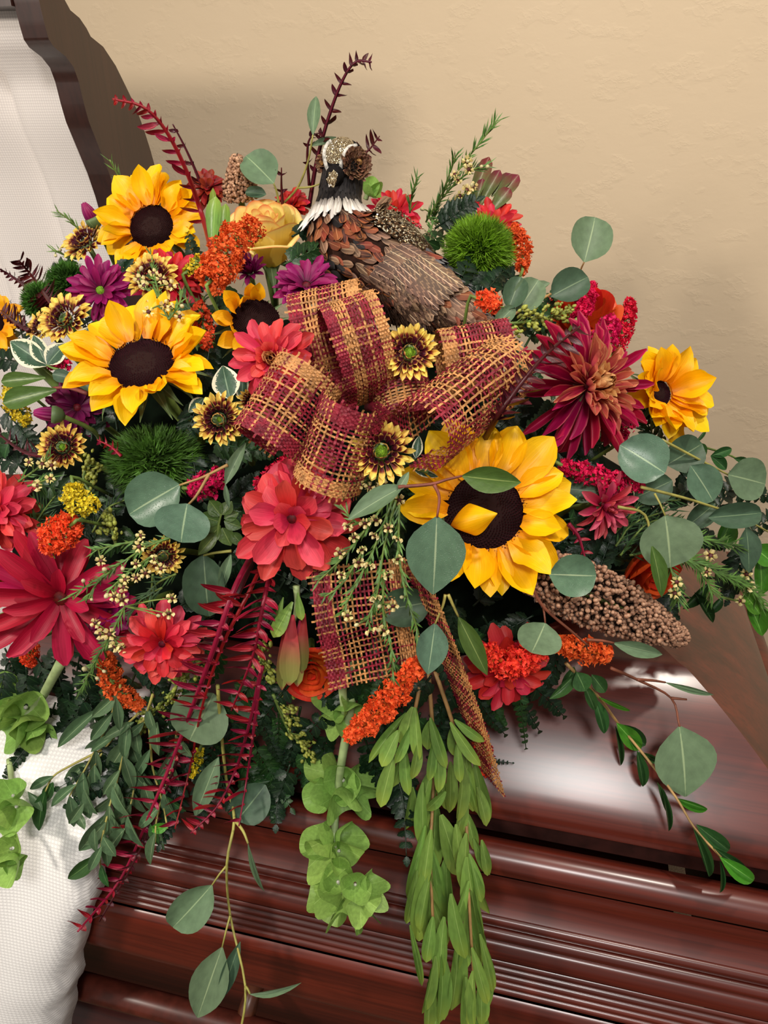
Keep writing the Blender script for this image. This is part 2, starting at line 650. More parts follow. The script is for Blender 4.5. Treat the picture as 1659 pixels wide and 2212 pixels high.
M['rose_o'] = petal_mat('orange_rose_petal', [(0, (214, 110, 40)), (.5, (226, 92, 36)), (1, (222, 66, 34))], stripe=0.10, transl=0.2)
M['disc'] = plain('sunflower_disc', (52, 26, 22), 0.8, 0.2, nscale=500, namt=0.6, bump=0.6, c2=(22, 10, 12))
M['disc_fl'] = plain('sunflower_floret', (66, 22, 30), 0.7, 0.25, nscale=400, namt=0.5, c2=(36, 8, 18))
M['yel_fl'] = plain('yellow_floret', (232, 206, 36), 0.6, 0.3, nscale=260, namt=0.3)
M['org_fl'] = plain('orange_floret', (250, 100, 50), 0.6, 0.3, nscale=260, namt=0.4, transl=0.15, c2=(228, 66, 36))
M['mag_fl'] = plain('magenta_floret', (226, 24, 84), 0.6, 0.3, nscale=260, namt=0.4, transl=0.15, c2=(186, 10, 64))
M['grn_fl'] = plain('green_bud', (164, 172, 72), 0.5, 0.4, nscale=260, namt=0.35)
M['eye_green'] = plain('green_eye', (124, 168, 38), 0.7, 0.2, nscale=900, namt=0.4, bump=0.6)
M['wax_petal'] = petal_mat('waxflower_petal', [(0, (206, 160, 70)), (.3, (238, 218, 146)), (1, (248, 234, 178))], stripe=0.06)
M['eye_red'] = plain('dark_red_eye', (112, 12, 26), 0.6, 0.3)
M['wax_eye'] = plain('waxflower_eye', (92, 28, 26), 0.5, 0.4)
M['wax_bud'] = plain('waxflower_bud', (226, 214, 160), 0.4, 0.4)
# greenery
M['stem'] = plain('green_stem', (118, 142, 66), 0.5, 0.35, nscale=60, namt=0.25)
M['stem_pale'] = plain('pale_green_stem', (166, 186, 126), 0.5, 0.35, nscale=60, namt=0.2)
M['stem_yellow'] = plain('yellow_green_stem', (170, 164, 84), 0.5, 0.35, nscale=60, namt=0.2)
M['stem_red'] = plain('red_brown_stem', (140, 74, 58), 0.5, 0.35, nscale=60, namt=0.25)
M['stem_tan'] = plain('tan_stem', (176, 134, 84), 0.5, 0.35, nscale=60, namt=0.25)
M['stem_orange'] = plain('orange_stem', (206, 100, 36), 0.5, 0.35, nscale=60, namt=0.25)
M['euc'] = leaf_mat('eucalyptus_leaf', (116, 142, 106), (150, 170, 128), 0.022, rough=0.55, side=0.06, var=0.14)
M['euc_wet'] = leaf_mat('eucalyptus_leaf_wet', (98, 130, 104), (150, 170, 134), 0.022, rough=0.32, side=0.06, drops=True, var=0.1)
M['euc_dark'] = leaf_mat('eucalyptus_leaf_dark', (74, 102, 76), (116, 138, 104), 0.022, rough=0.5, side=0.06, var=0.14)  # darker copy of the eucalyptus leaf; shaded leaves get their shade from this colour
M['olive'] = leaf_mat('olive_leaf', (84, 112, 46), (130, 146, 80), 0.03, rough=0.4, side=0.1)
M['fern'] = leaf_mat('fern_leaf', (38, 72, 32), (60, 96, 46), 0.06, rough=0.4, side=0.3, var=0.25)
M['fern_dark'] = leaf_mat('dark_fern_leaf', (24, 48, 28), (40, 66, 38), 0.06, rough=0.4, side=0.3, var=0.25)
M['ruscus'] = leaf_mat('ruscus_leaf', (58, 100, 50), (104, 140, 82), 0.03, rough=0.38, side=0.1, var=0.2)
M['ruscus_bright'] = leaf_mat('bright_ruscus_leaf', (84, 150, 44), (132, 186, 84), 0.03, rough=0.3, side=0.15, var=0.25)
M['willow'] = leaf_mat('willow_leaf', (92, 122, 84), (138, 160, 116), 0.03, rough=0.45, side=0.1, var=0.18)
M['leuca'] = leaf_mat('leucadendron_leaf', (124, 160, 72), (156, 184, 100), 0.02, rough=0.36, side=0.0, var=0.14, tip=(134, 156, 64))
M['leuca_red'] = leaf_mat('red_tipped_leaf', (112, 124, 72), (140, 142, 90), 0.02, rough=0.4, side=0.0, var=0.12, tip=(120, 46, 52), tipat=0.6)
M['leuca_cone'] = petal_mat('leucadendron_bract', [(0, (196, 60, 82)), (.35, (178, 66, 74)), (.7, (140, 128, 70)), (.93, (136, 140, 70)), (1, (160, 74, 70))], stripe=0.1, rough=0.4)
M['bells'] = leaf_mat('bell_calyx', (160, 202, 98), (178, 212, 122), 0.012, rough=0.5, side=0.10, var=0.14, transl=0.25)
M['pitto'] = leaf_mat('variegated_leaf', (62, 94, 72), (120, 144, 118), 0.03, rough=0.4, side=0.12, edge=(222, 218, 188))
M['moss'] = plain('green_filament', (124, 172, 38), 0.6, 0.3, nscale=90, namt=0.3, transl=0.15)
M['moss_dark'] = plain('dark_green_filament', (74, 120, 38), 0.6, 0.3, nscale=90, namt=0.4, transl=0.15)  # darker copy of the green filament; the tuft's shade is put into it
M['moss_core'] = plain('green_core', (40, 66, 18), 0.9, 0.1)
M['needle'] = plain('green_needle', (94, 134, 58), 0.5, 0.35, nscale=80, namt=0.35)
M['needle_dark'] = plain('dark_green_needle', (60, 94, 46), 0.5, 0.35, nscale=80, namt=0.35)  # darker copy of the needle colour, painting shade on the inner twigs
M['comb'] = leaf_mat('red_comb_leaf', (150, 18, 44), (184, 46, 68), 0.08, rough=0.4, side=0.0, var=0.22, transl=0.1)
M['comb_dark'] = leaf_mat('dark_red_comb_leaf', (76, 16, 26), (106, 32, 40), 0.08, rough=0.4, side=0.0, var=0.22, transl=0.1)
M['sepal'] = leaf_mat('sepal', (112, 136, 84), (150, 168, 120), 0.05, rough=0.5, side=0.0)
M['grain'] = plain('sorghum_grain', (198, 152, 122), 0.45, 0.4, nscale=240, namt=0.35, c2=(136, 92, 70))
M['husk'] = plain('sorghum_husk', (84, 62, 52), 0.6, 0.3, nscale=140, namt=0.4)
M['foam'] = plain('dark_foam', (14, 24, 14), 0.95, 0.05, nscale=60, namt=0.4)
# ribbon
M['rib_red'] = plain('burgundy_strand', (150, 36, 54), 0.55, 0.3, nscale=120, namt=0.3, var_v=0.0, var_h=0.0)
M['rib_tan'] = plain('tan_strand', (212, 150, 90), 0.55, 0.3, nscale=120, namt=0.25, var_v=0.0, var_h=0.0)
# bird
M['f_rust'] = feather_mat('rust_feather', (60, 34, 26), (134, 66, 40), (146, 76, 46), shaft=(190, 130, 90))
M['f_rust_d'] = feather_mat('dark_rust_feather', (44, 26, 22), (92, 46, 34), (40, 24, 22), shaft=(150, 96, 66), edge=(150, 84, 50))
M['f_black'] = feather_mat('black_feather', (22, 18, 18), (30, 24, 24), (24, 20, 22), shaft=(60, 50, 48), barb=0.3)
M['f_white'] = feather_mat('white_feather', (150, 140, 130), (222, 214, 204), (240, 234, 226), shaft=(250, 246, 240), barb=0.35)
M['f_wing'] = feather_mat('barred_wing_feather', (92, 70, 58), (112, 84, 68), (96, 70, 56), shaft=(222, 192, 158), bars=(160, 124, 96))
M['f_brown'] = feather_mat('brown_feather', (84, 60, 48), (122, 90, 70), (140, 106, 84), shaft=(196, 160, 126), edge=(160, 124, 98))
M['f_grey'] = feather_mat('grey_feather', (62, 58, 62), (112, 114, 122), (126, 124, 126), shaft=(120, 112, 108), barb=0.8)
M['f_down'] = plain('brown_down', (74, 52, 42), 0.8, 0.1, nscale=120, namt=0.4)
M['f_scale'] = feather_mat('brown_scale', (60, 38, 28), (116, 78, 56), (92, 58, 42), shaft=(130, 92, 66), edge=(150, 108, 80))
M['b_body'] = plain('bird_body', (62, 36, 28), 0.9, 0.1, nscale=90, namt=0.5)
M['b_black'] = plain('black_plush', (24, 20, 20), 0.85, 0.15, nscale=500, namt=0.5, bump=0.8)
M['glit'] = glitter_mat('pale_gold_glitter', (196, 176, 136), (120, 100, 72), 1300)
M['glit_dark'] = glitter_mat('bronze_sequins', (112, 80, 50), (34, 24, 18), 700)
M['cord'] = plain('white_cord', (226, 220, 210), 0.7, 0.2)
M['ochre'] = plain('ochre_eye', (160, 118, 60), 0.6, 0.3)
# casket and room
M['wood'] = wood_mat('cherry_wood', (112, 40, 24), (56, 16, 11), rough=0.40)
M['wood_z_shaded'] = wood_mat('cherry_wood_upright_shaded', (58, 30, 22), (38, 18, 14), 'Z', 0.42)  # same cherry wood, shade of the open lid put into the colour
M['cloth'] = cloth_mat('white_dobby_cloth', (247, 244, 241), 0.0040, 0.45)
M['cloth_fine'] = cloth_mat('white_crepe_cloth', (228, 220, 214), 0.0030, 0.25)


def wall_material():
    s = NT('skip_trowel_wall')
    tc = s.n('ShaderNodeTexCoord')
    mp = s.mapping(tc.outputs['Object'], (1, 1, 1.5))
    n1 = s.noise(mp, 15.0, 3.0, 0.55)
    n2 = s.noise(mp, 38.0, 4.0, 0.6)
    n3 = s.noise(tc.outputs['Object'], 4.0, 2.0)
    ridge = s.ramp(s.math('ABSOLUTE', s.math('SUBTRACT', n2, 0.5)), [(0.0, (1, 1, 1, 1)), (0.05, (0, 0, 0, 1))])
    mask = s.ramp(n1, [(0.52, (0, 0, 0, 1)), (0.60, (1, 1, 1, 1))])
    h = s.math('ADD', s.math('MULTIPLY', mask, s.math('ADD', s.math('MULTIPLY', ridge, .5), .4)), s.math('MULTIPLY', n2, 0.5))
    s.bump(h, 0.15, 0.006)
    col = s.mix(n3, srgb(208, 187, 158), srgb(202, 181, 151))
    return s.done(col, 0.75, 0.25)


M['wall'] = wall_material()
M['carpet'] = plain('brown_carpet', (110, 92, 76), 0.95, 0.05, nscale=400, namt=0.3, bump=0.5)
M['drape'] = plain('dark_drape', (60, 30, 26), 0.9, 0.1, nscale=40, namt=0.3)
M['brass'] = plain('aged_handle', (92, 44, 30), 0.35, 0.5, nscale=60, namt=0.25)
# ------------------------------------------------------------------ room
def proj(p):
    q = Vector(p) - CAM
    d = q.dot(FW)
    return 829.5 + F * q.dot(RT) / d, 1106 - F * q.dot(UP) / d, d


def on_x(px, py, x):
    v = ray(px, py)
    return CAM + v * (x / v.x)


def on_y(px, py, y):
    v = ray(px, py)
    return CAM + v * (y / v.y)


def box(mb, x0, x1, y0, y1, z0, z1, mi=0):
    v = [(x, y, z) for x in (x0, x1) for y in (y0, y1) for z in (z0, z1)]
    f = [(0, 1, 3, 2), (4, 6, 7, 5), (0, 4, 5, 1), (2, 3, 7, 6), (0, 2, 6, 4), (1, 5, 7, 3)]
    mb.add(v, f, None, mi)


def struct(name, me):
    o = obj(name, me)
    o['kind'] = 'structure'
    return o


b = MB(); box(b, -3.2, 3.2, 1.40, 1.52, 0, 2.7)
struct('wall_back', b.mesh('wall_back', M['wall'], False))
b = MB(); box(b, -3.2, 3.2, -2.6, 1.52, -0.05, 0)
struct('floor', b.mesh('floor', M['carpet'], False))
b = MB(); box(b, -3.2, 3.2, 1.384, 1.40, 0, 0.11)
struct('baseboard_back', b.mesh('baseboard_back', M['wood'], False))

# ------------------------------------------------------------------ casket
XS, XE = -0.56, 0.27
casket = thing('casket', 'polished cherry wood casket with fluted mouldings under the flowers', 'casket', TR((-0.5, 0.8, 0.40)))
CI = casket.matrix_world.inverted()


def bead(y, z, r, a0, a1, n=6):
    return [(y - r * math.cos(math.radians(a0 + (a1 - a0) * i / n)), z + r * math.sin(math.radians(a0 + (a1 - a0) * i / n))) for i in range(n + 1)]


def extrude_x(prof, x0, x1, mat, name, mirror_end=True):
    """front profile (y,z) swept along x and mitred round the foot end"""
    mb = MB()
    yc = 0.80
    n = len(prof)
    v, f = [], []
    for (y, z) in prof:
        off = y - 0.505
        v += [(x0, y, z), (x1 - off, y, z), (x1 - off, 2 * yc - y, z), (x0, 2 * yc - y, z)]
    for i in range(n - 1):
        for k in range(3):
            a = i * 4 + k
            f.append((a, a + 1, a + 5, a + 4))
    # split the facets so that the mitres stay crisp
    for k in range(3):
        vv = []
        for i in range(n):
            vv += [v[i * 4 + k], v[i * 4 + k + 1]]
        mb.add(vv, [(2 * i, 2 * i + 1, 2 * i + 3, 2 * i + 2) for i in range(n - 1)])
    return mb.mesh(name, mat)


lip = [(.516, .900), (.5005, .905), (.4995, .946)] + bead(.4865, .9345, .0165, 100, -8, 10)
cove = [(.4705, .9300), (.4725, .924), (.4735, .916), (.473, .908), (.4705, .900), (.466, .893), (.461, .8885)]
beads = [(.461, .8885)] + bead(.4600, .8840, .0055, 80, -60, 7) + [(.4555, .8790)] + bead(.4545, .8735, .0068, 75, -70, 8)
flat = [(.4510, .8665), (.4450, .8645), (.4440, .8500)]
flutes = []
for i in range(5):
    yy, zz = .4445 - .0020 * i, .8465 - .0072 * i
    flutes += bead(yy, zz, .0033, 75, -75, 5)
panel = [(.4335, .8125), (.4300, .8105), (.4275, .806), (.4265, .798), (.4250, .770), (.4235, .752), (.4240, .745), (.4275, .740)]
under = [(.4275, .740), (.450, .735), (.478, .732), (.486, .726), (.490, .715), (.494, .700), (.494, .50), (.488, .49), (.468, .482), (.462, .470), (.462, .42), (.47, .40)]
for nm, pr in (('rim_lip', lip), ('cove_moulding', cove), ('bead_moulding', beads + flat), ('fluted_moulding', flutes), ('rim_panel', panel), ('body', under)):
    objw(nm, extrude_x(pr, -1.62, XE, M['wood'], nm), casket, CI, Matrix())
# bottom board and head end
b = MB(); box(b, -1.62, XE, .47, 1.13, .40, .43); box(b, -1.66, -1.60, .49, 1.11, .43, .93)
objw('bottom_board', b.mesh('bottom_board', M['wood'], False), casket, CI, Matrix())

# foot lid: domed, mitred at the foot end
lp = [(0, -.012), (.0, .0), (.002, .005), (.006, .0105), (.013, .0178), (.022, .0264), (.033, .0366), (.046, .0481), (.061, .0606), (.078, .0736), (.097, .0864), (.115, .0970), (.123, .1010), (.129, .1015), (.16, .112), (.21, .126), (.295, .134)]
mb = MB()
Y0, Y1, ZL = .507, 1.095, .974
for fac in range(3):
    vv = []
    for s, h in lp:
        c = [(XS, Y0 + s), (XE - s + .005, Y0 + s), (XE - s + .005, Y1 - s), (XS, Y1 - s)]
        for k in (0, .25, .5, .75, 1):
            a, bb = c[fac], c[fac + 1]
            vv.append((a[0] + (bb[0] - a[0]) * k, a[1] + (bb[1] - a[1]) * k, ZL + h))
    ff = [(i * 5 + k, i * 5 + k + 1, i * 5 + k + 6, i * 5 + k + 5) for i in range(len(lp) - 1) for k in range(4)]
    mb.add(vv, ff)
n = len(lp)
sec = [(XS, Y0 + s, ZL + h) for s, h in lp] + [(XS, Y1 - s, ZL + h) for s, h in reversed(lp)]
mb.add(sec, [tuple(range(len(sec)))])
objw('foot_lid', mb.mesh('foot_lid', M['wood']), casket, CI, Matrix())
b = MB(); box(b, XS, XE - .02, .520, 1.08, .93, .963)  # dark box whose colour stands in for the shade under the lid
objw('lid_shadow_gap', b.mesh('lid_shadow_gap', M['drape'], False), casket, CI, Matrix())

# open head lid: its cut end faces the foot
outer = [(96, -120), (112, -70), (128, -30), (140, 0), (152, 22), (172, 39), (187, 61), (196, 79), (211, 79), (223, 101), (250, 142), (273, 189), (294, 233), (311, 280), (324, 321), (338, 371), (350, 430), (360, 500), (372, 620), (384, 760)]
inner = [(62, -120), (70, -70), (78, -30), (84, 0), (96, 51), (105, 84), (116, 101), (142, 122), (159, 145), (170, 176), (181, 223), (192, 263), (216, 324), (236, 375), (252, 425), (272, 500), (300, 620), (330, 760)]
po = [on_x(*q, XS) for q in outer] + [Vector((XS, 1.085, .975))]
pi_ = [on_x(*q, XS) for q in inner] + [Vector((XS, 1.03, .975))]
LX = -1.60
mb = MB()


def arc_at(pts, ts):
    L = [0]
    for a, c in zip(pts, pts[1:]):
        L.append(L[-1] + (c - a).length)
    out = []
    for t in ts:
        s = t * L[-1]
        k = 0
        while k < len(L) - 2 and s > L[k + 1]:
            k += 1
        out.append(pts[k].lerp(pts[k + 1], (s - L[k]) / max(L[k + 1] - L[k], 1e-9)))
    return out


zs = [q.z for q in po]


def at_z(pts, z):
    for a, c in zip(pts, pts[1:]):
        if (a.z - z) * (c.z - z) <= 0 and abs(a.z - c.z) > 1e-9:
            t = (z - a.z) / (c.z - a.z)
            return a.lerp(c, t)
    return pts[0].copy() if abs(pts[0].z - z) < abs(pts[-1].z - z) else pts[-1].copy()


lv = sorted(set([round(q.z, 5) for q in po + pi_]), reverse=True)
A = [at_z(po, z) for z in lv]
B = [at_z(pi_, z) for z in lv]
dx = Vector((LX - XS, 0, 0))
n = len(lv)
mb.add(A + B, [(i, i + 1, n + i + 1, n + i) for i in range(n - 1)])                     # end face
mb.add(A + [q + dx for q in A], [(i, n + i, n + i + 1, i + 1) for i in range(n - 1)])   # outer shell
rim = Vector((-.030, 0, 0))
mb.add(B + [q + rim for q in B], [(i, i + 1, n + i + 1, n + i) for i in range(n - 1)])  # inner reveal
mb.add([A[0], B[0], A[0] + dx, B[0] + dx], [(0, 1, 3, 2)])
head_lid = objw('head_lid', mb.mesh('head_lid', M['wood_z_shaded']), casket, CI, Matrix())

# rail across the top of the open lid
q0 = on_x(46, 2, XS)
mb = MB()
box(mb, LX, XS - .031, at_z(pi_, q0.z).y - .004, at_z(po, q0.z).y - .002, q0.z, lv[0] + .004)
objw('lid_rail', mb.mesh('lid_rail', M['wood_z_shaded'], False), casket, CI, Matrix())

# lining of the head lid: pleated cloth bands following the lid edge
mb = MB()
NU, NV = 60, 40
zz = [lv[0] + (lv[-1] - lv[0]) * j / NV for j in range(NV + 1)]
vv, uv = [], []
for j, z in enumerate(zz):
    q = at_z(pi_, z)
    for i in range(NU + 1):
        u = i / NU
        x = XS - .028 - u * 1.0
        k = (x - XS + .028) / -.10
        ph = k - math.floor(k)
        step = .030 * (1 - ph) ** 1.5 if k < 6 else 0.006 * math.sin(k * 3)
        y = q.y + .004 + .030 * min(1, u * 9) + step + .004 * math.sin(7 * z + 9 * u)
        vv.append((x - .02 * (1.5 - z), y, z))
        uv.append((x, z))
mb.add(vv, [(j * (NU + 1) + i, j * (NU + 1) + i + 1, (j + 1) * (NU + 1) + i + 1, (j + 1) * (NU + 1) + i) for j in range(NV) for i in range(NU)], uv)
lin = objw('lid_lining', mb.mesh('lid_lining', M['cloth_fine']), casket, CI, Matrix())
lin['label'] = 'white pleated cloth lining'

# bed of the open half
mb = MB()
vv, uv = [], []
for j in range(21):
    for i in range(31):
        x = -1.58 + (XS + 1.58) * i / 30
        y = .515 + .565 * j / 20
        vv.append((x, y, .90 + .012 * math.sin(i * .9) * math.sin(j * .8)))
        uv.append((x, y))
mb.add(vv, [(j * 31 + i, j * 31 + i + 1, (j + 1) * 31 + i + 1, (j + 1) * 31 + i) for j in range(20) for i in range(30)], uv)
objw('bed_lining', mb.mesh('bed_lining', M['cloth_fine']), casket, CI, Matrix())

# handle bar with brackets
mb = MB()
mb.tube([(-1.2, .436, .634), (-.19, .436, .634), (-.185, .436, .634), (-.181, .436, .634)], [.015, .015, .013, .007], 14)
h = objw('handle_bar', mb.mesh('handle_bar', M['brass']), casket, CI, Matrix())
for x in (-.95, -.60, -.27):
    mb = MB()
    mb.tube([(x, .500, .652), (x, .465, .647), (x, .436, .634)], [.016, .010, .012], 8)
    objw('handle_bracket', mb.mesh('handle_bracket', M['brass']), casket, CI, Matrix())

# stand under the casket
b = MB()
for (x0, x1) in ((-1.45, -1.38), (.02, .09)):
    box(b, x0, x1, .55, .61, 0, .36); box(b, x0, x1, .99, 1.05, 0, .36); box(b, x0, x1, .53, 1.07, .36, .40)
box(b, -1.38, .02, .56, .60, .10, .14); box(b, -1.38, .02, 1.0, 1.04, .10, .14)
tag(obj('casket_stand', b.mesh('casket_stand', M['drape'], False)), 'dark metal stand carrying the casket', 'stand')

# white overlay cloth folded out of the open half over the side
path = spline([(0, .72, .93), (0, .60, .975), (0, .52, .99), (0, .455, .975), (0, .415, .92), (0, .398, .84), (0, .388, .74), (0, .380, .64), (0, .376, .55)], 60)
edge = [(1250, 330), (1480, 300), (1560, 285), (1640, 255), (1720, 225), (1830, 203), (1930, 190), (2000, 166), (2060, 152), (2120, 140), (2212, 122), (2400, 80), (2700, 10)]
mb = MB()
NU = 46
vv, uv = [], []
s = 0
for j, q in enumerate(path):
    if j:
        s += (q - path[j - 1]).length
    lo, hi = -1.2, 0.3
    for _ in range(30):
        mid = (lo + hi) / 2
        X, Yp, _d = proj((mid, q.y, q.z))
        e = np.interp(Yp, [a for a, _ in edge], [c for _, c in edge])
        if X < e:
            lo = mid
        else:
            hi = mid
    xr = lo + .0035 * math.sin(s * 95) * (.6 + .4 * math.sin(s * 37))
    for i in range(NU + 1):
        u = i / NU
        x = xr - .75 * u ** 1.4
        puff = .010 * math.sin(min(1, u * 6) * PI / 2) + .010 * math.sin(x * 17 + q.z * 6) * min(1, u * 5) + .004 * math.sin(x * 41 - q.z * 23)
        roll = .028 * max(0, 1 - u * 22) ** 2
        vv.append((x, q.y - puff + roll, q.z + puff * .3))
        uv.append((x, s))
# hem turned under at the right edge
mb.add(vv, [(j * (NU + 1) + i, j * (NU + 1) + i + 1, (j + 1) * (NU + 1) + i + 1, (j + 1) * (NU + 1) + i) for j in range(60) for i in range(NU)], uv)
me = mb.mesh('overlay_cloth', M['cloth'])
ov = obj('overlay_cloth', me)
sm = ov.modifiers.new('thickness', 'SOLIDIFY')
sm.thickness = 0.006
sm.offset = 1
tag(ov, 'white dobby weave cloth hanging over the casket side at lower left', 'cloth')

# foam block that holds the stems
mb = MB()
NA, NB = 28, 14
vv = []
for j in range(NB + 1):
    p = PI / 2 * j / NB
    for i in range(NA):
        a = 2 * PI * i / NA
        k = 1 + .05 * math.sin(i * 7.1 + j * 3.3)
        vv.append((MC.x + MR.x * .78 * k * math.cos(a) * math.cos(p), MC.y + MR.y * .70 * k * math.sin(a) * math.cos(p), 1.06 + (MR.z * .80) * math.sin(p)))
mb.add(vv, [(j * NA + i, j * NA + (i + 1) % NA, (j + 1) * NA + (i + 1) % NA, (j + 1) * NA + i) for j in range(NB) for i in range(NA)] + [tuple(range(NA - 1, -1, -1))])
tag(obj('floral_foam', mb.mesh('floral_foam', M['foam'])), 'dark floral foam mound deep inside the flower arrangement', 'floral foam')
# ------------------------------------------------------------------ flower builders
def flower_root(name, label, cat, px, py, fx, fy, lift, group, roll=0.0):
    d = hit(px, py, lift)
    return thing(name, label, cat, frame(W(px, py, d), face(fx, fy), roll=roll), group), d


def put_petal(name, me, root, az, r0, z0, elev, L, Wd, tw=0.0):
    return obj(name, me, root, RZ(az) @ TR((0, r0, z0)) @ RX(elev) @ RY(tw) @ SCL(Wd, L, L))


def stem_down(root, length, r, mat=None, bend=0.02):
    """stem bending from the flower's back towards the heart of the mound"""
    Mi = root.matrix_world.inverted()
    o = root.matrix_world.translation
    heart = MC + Vector(((o.x - MC.x) * .45, 0, -.06))
    tgt = Mi @ (o + (heart - o).normalized() * length)
    mb = MB()
    mb.tube(spline([(0, 0, -.003), (tgt * .45) + Vector((0, 0, -.012)), tgt], 6), [r, r], 6)
    return obj('stem', mb.mesh('stem', mat or M['stem']), root)


def dome(mb, r, h, rings=6, seg=20, jit=0.0, rr=rnd):
    v, f = [], []
    for j in range(rings):
        t = j / rings
        for i in range(seg):
            a = 2 * PI * i / seg
            k = 1 + rr.uniform(-jit, jit)
            v.append((r * math.cos(a) * (1 - t) * k, r * math.sin(a) * (1 - t) * k, h * (1 - (1 - t) ** 2)))
    v.append((0, 0, h))
    for j in range(rings - 1):
        for i in range(seg):
            f.append((j * seg + i, j * seg + (i + 1) % seg, (j + 1) * seg + (i + 1) % seg, (j + 1) * seg + i))
    for i in range(seg):
        f.append(((rings - 1) * seg + i, (rings - 1) * seg + (i + 1) % seg, len(v) - 1))
    mb.add(v, f)


_disc = {}


def disc_florets(kind):
    """rings of small dark florets on a unit disc"""
    if kind in _disc:
        return _disc[kind]
    r = random.Random(3)
    mb = MB()
    n = 700
    for i in range(n):
        q = math.sqrt((i + .5) / n)
        a = i * 2.39996
        if q < .42 and r.random() < .6:
            continue
        z = .16 * (1 - q * q) - .05 * (1 - q) ** 2
        x, y = q * math.cos(a), q * math.sin(a)
        h = (.07 + .10 * q * q) * r.uniform(.7, 1.25)
        w = .020 + .008 * q
        lean = .25 * q
        t = Vector((x + lean * h * math.cos(a), y + lean * h * math.sin(a), z + h))
        mb.add([(x - w, y - w, z), (x + w, y - w, z), (x, y + w * 1.4, z), t], [(0, 1, 3), (1, 2, 3), (2, 0, 3)])
    _disc[kind] = mb.mesh('disc_florets', M['disc_fl'], False)
    return _disc[kind]


mb = MB(); dome(mb, 1.02, .16, 7, 28, .01)
DISC = mb.mesh('seed_disc', M['disc'])


def sunflower(label, px, py, r, fx, fy, lift=0.0, disc=.42, n1=15, n2=13, elev=(.35, .15), seed=1, mat='sun', gaps=(), fold=(), jitter=.14, stretch=None, curl=0.0):
    R = random.Random(seed)
    root, d = flower_root('sunflower', label, 'sunflower', px, py, fx, fy, lift, 'sunflowers in the arrangement')
    rw = r * d / F
    rd = rw * disc
    obj('seed_disc', DISC, root, SCL(rd, rd, rd))
    obj('disc_florets', disc_florets('a'), root, SCL(rd, rd, rd), stuff=True)
    mm = M[mat]
    vs = [petal_me('petal', mm, 'sun', cup=c, bend=bd, ruffle=rf, groove=.05, nu=4, nv=8, seed=s) for s, (c, bd, rf) in enumerate([(.18, -.25, .05), (.28, -.45, .07), (.12, .25, .09), (.32, .5, .05), (.2, -.8, .08)])]
    curled = petal_me('petal', mm, 'drop', cup=.30, bend=1.6, start=1.1, ruffle=.04, groove=.03, nu=6, nv=12, seed=11)
    for row, (n, el, ls) in enumerate(((n1, elev[0], .90), (n2, elev[1], 1.0))):
        for i in range(n):
            az = 2 * PI * (i + .5 * row) / n + R.uniform(-jitter, jitter)
            deg = math.degrees(az) % 360
            if any((g0 <= deg <= g1) for g0, g1 in gaps) and R.random() < .8:
                continue
            L = (rw - rd * .9) * ls * R.uniform(.88, 1.12)
            if stretch:
                L *= 1 + stretch[1] * math.cos(az - math.radians(stretch[0]))
            wd = L * R.uniform(.52, .66) if L > .03 else L * .7
            e = el + R.uniform(-.18, .2) + curl
            me = R.choice(vs)
            if any(g0 <= deg <= g1 for g0, g1 in fold) and row == 0:
                me, e, wd, L = curled, .5, L * .62, L * 1.15
            put_petal('petal', me, root, az, rd * .93, .004 - .002 * row, e, L, wd, R.uniform(-.35, .35))
    sm = [petal_me('sepal', M['sepal'], 'sepal', cup=.2, bend=bd, nu=2, nv=6, seed=2) for bd in (-.5, -1.1, .4)]
    for i in range(14):
        az = 2 * PI * i / 14 + R.uniform(-.15, .15)
        put_petal('sepal', R.choice(sm), root, az, rd * .6, -.008, R.uniform(-.5, -.05), rw * .62 * R.uniform(.8, 1.15), rw * .17)
    mb = MB(); mb.tube([(0, 0, -.001), (0, 0, -.012), (0, .0, -.022)], [rd * .95, rd * .6, .006], 12)
    obj('flower_base', mb.mesh('flower_base', M['sepal']), root)
    stem_down(root, .12, .005)
    return root


def mum(label, px, py, r, rows, mats, fx=0.0, fy=0.0, lift=0.0, seed=1, kind='mum', wid=.36, cat='chrysanthemum', name='chrysanthemum', group='red and coral chrysanthemums',
        cup=.25, bends=(-.25, .1, -.5), eye=None, jitter=.12, base=.10, stretch=None, sector=None, groove=.08):
    """rows: (count, elevation, length, start radius, z); mats: material per row"""
    R = random.Random(seed)
    root, d = flower_root(name, label, cat, px, py, fx, fy, lift, group)
    rw = r * d / F
    for row, (n, el, ls, r0, z0) in enumerate(rows):
        mm = M[mats[min(row, len(mats) - 1)]]
        vs = [petal_me('petal', mm, kind, cup=cup, bend=bd + (.6 if el > 1.0 else 0), ruffle=.03, groove=groove, nu=4, nv=6, seed=k, asp=round(wid / .8, 3)) for k, bd in enumerate(bends)]
        for i in range(n):
            az = 2 * PI * (i + .5 * (row % 2)) / n + R.uniform(-jitter, jitter)
            L = rw * ls * R.uniform(.86, 1.12)
            if stretch:
                L *= 1 + stretch[1] * math.cos(az - math.radians(stretch[0]))
            put_petal('petal', R.choice(vs), root, az, rw * r0, rw * z0, el + R.uniform(-.14, .14), L, rw * wid * R.uniform(.85, 1.12) * (.55 + .45 * ls), R.uniform(-.3, .3))
    eye = eye or ('eye_red', .13)
    if eye:
        mb = MB(); dome(mb, rw * eye[1], rw * eye[1] * .6, 5, 14, .12, R)
        obj('flower_eye', mb.mesh('flower_eye', M[eye[0]]), root, TR((0, 0, rw * .04)))
    mb = MB(); mb.tube([(0, 0, .001), (0, 0, -rw * .08), (0, 0, -rw * .2)], [rw * .26, rw * .24, .003], 10)
    obj('calyx', mb.mesh('calyx', M['sepal']), root)
    stem_down(root, .09, .003)
    return root


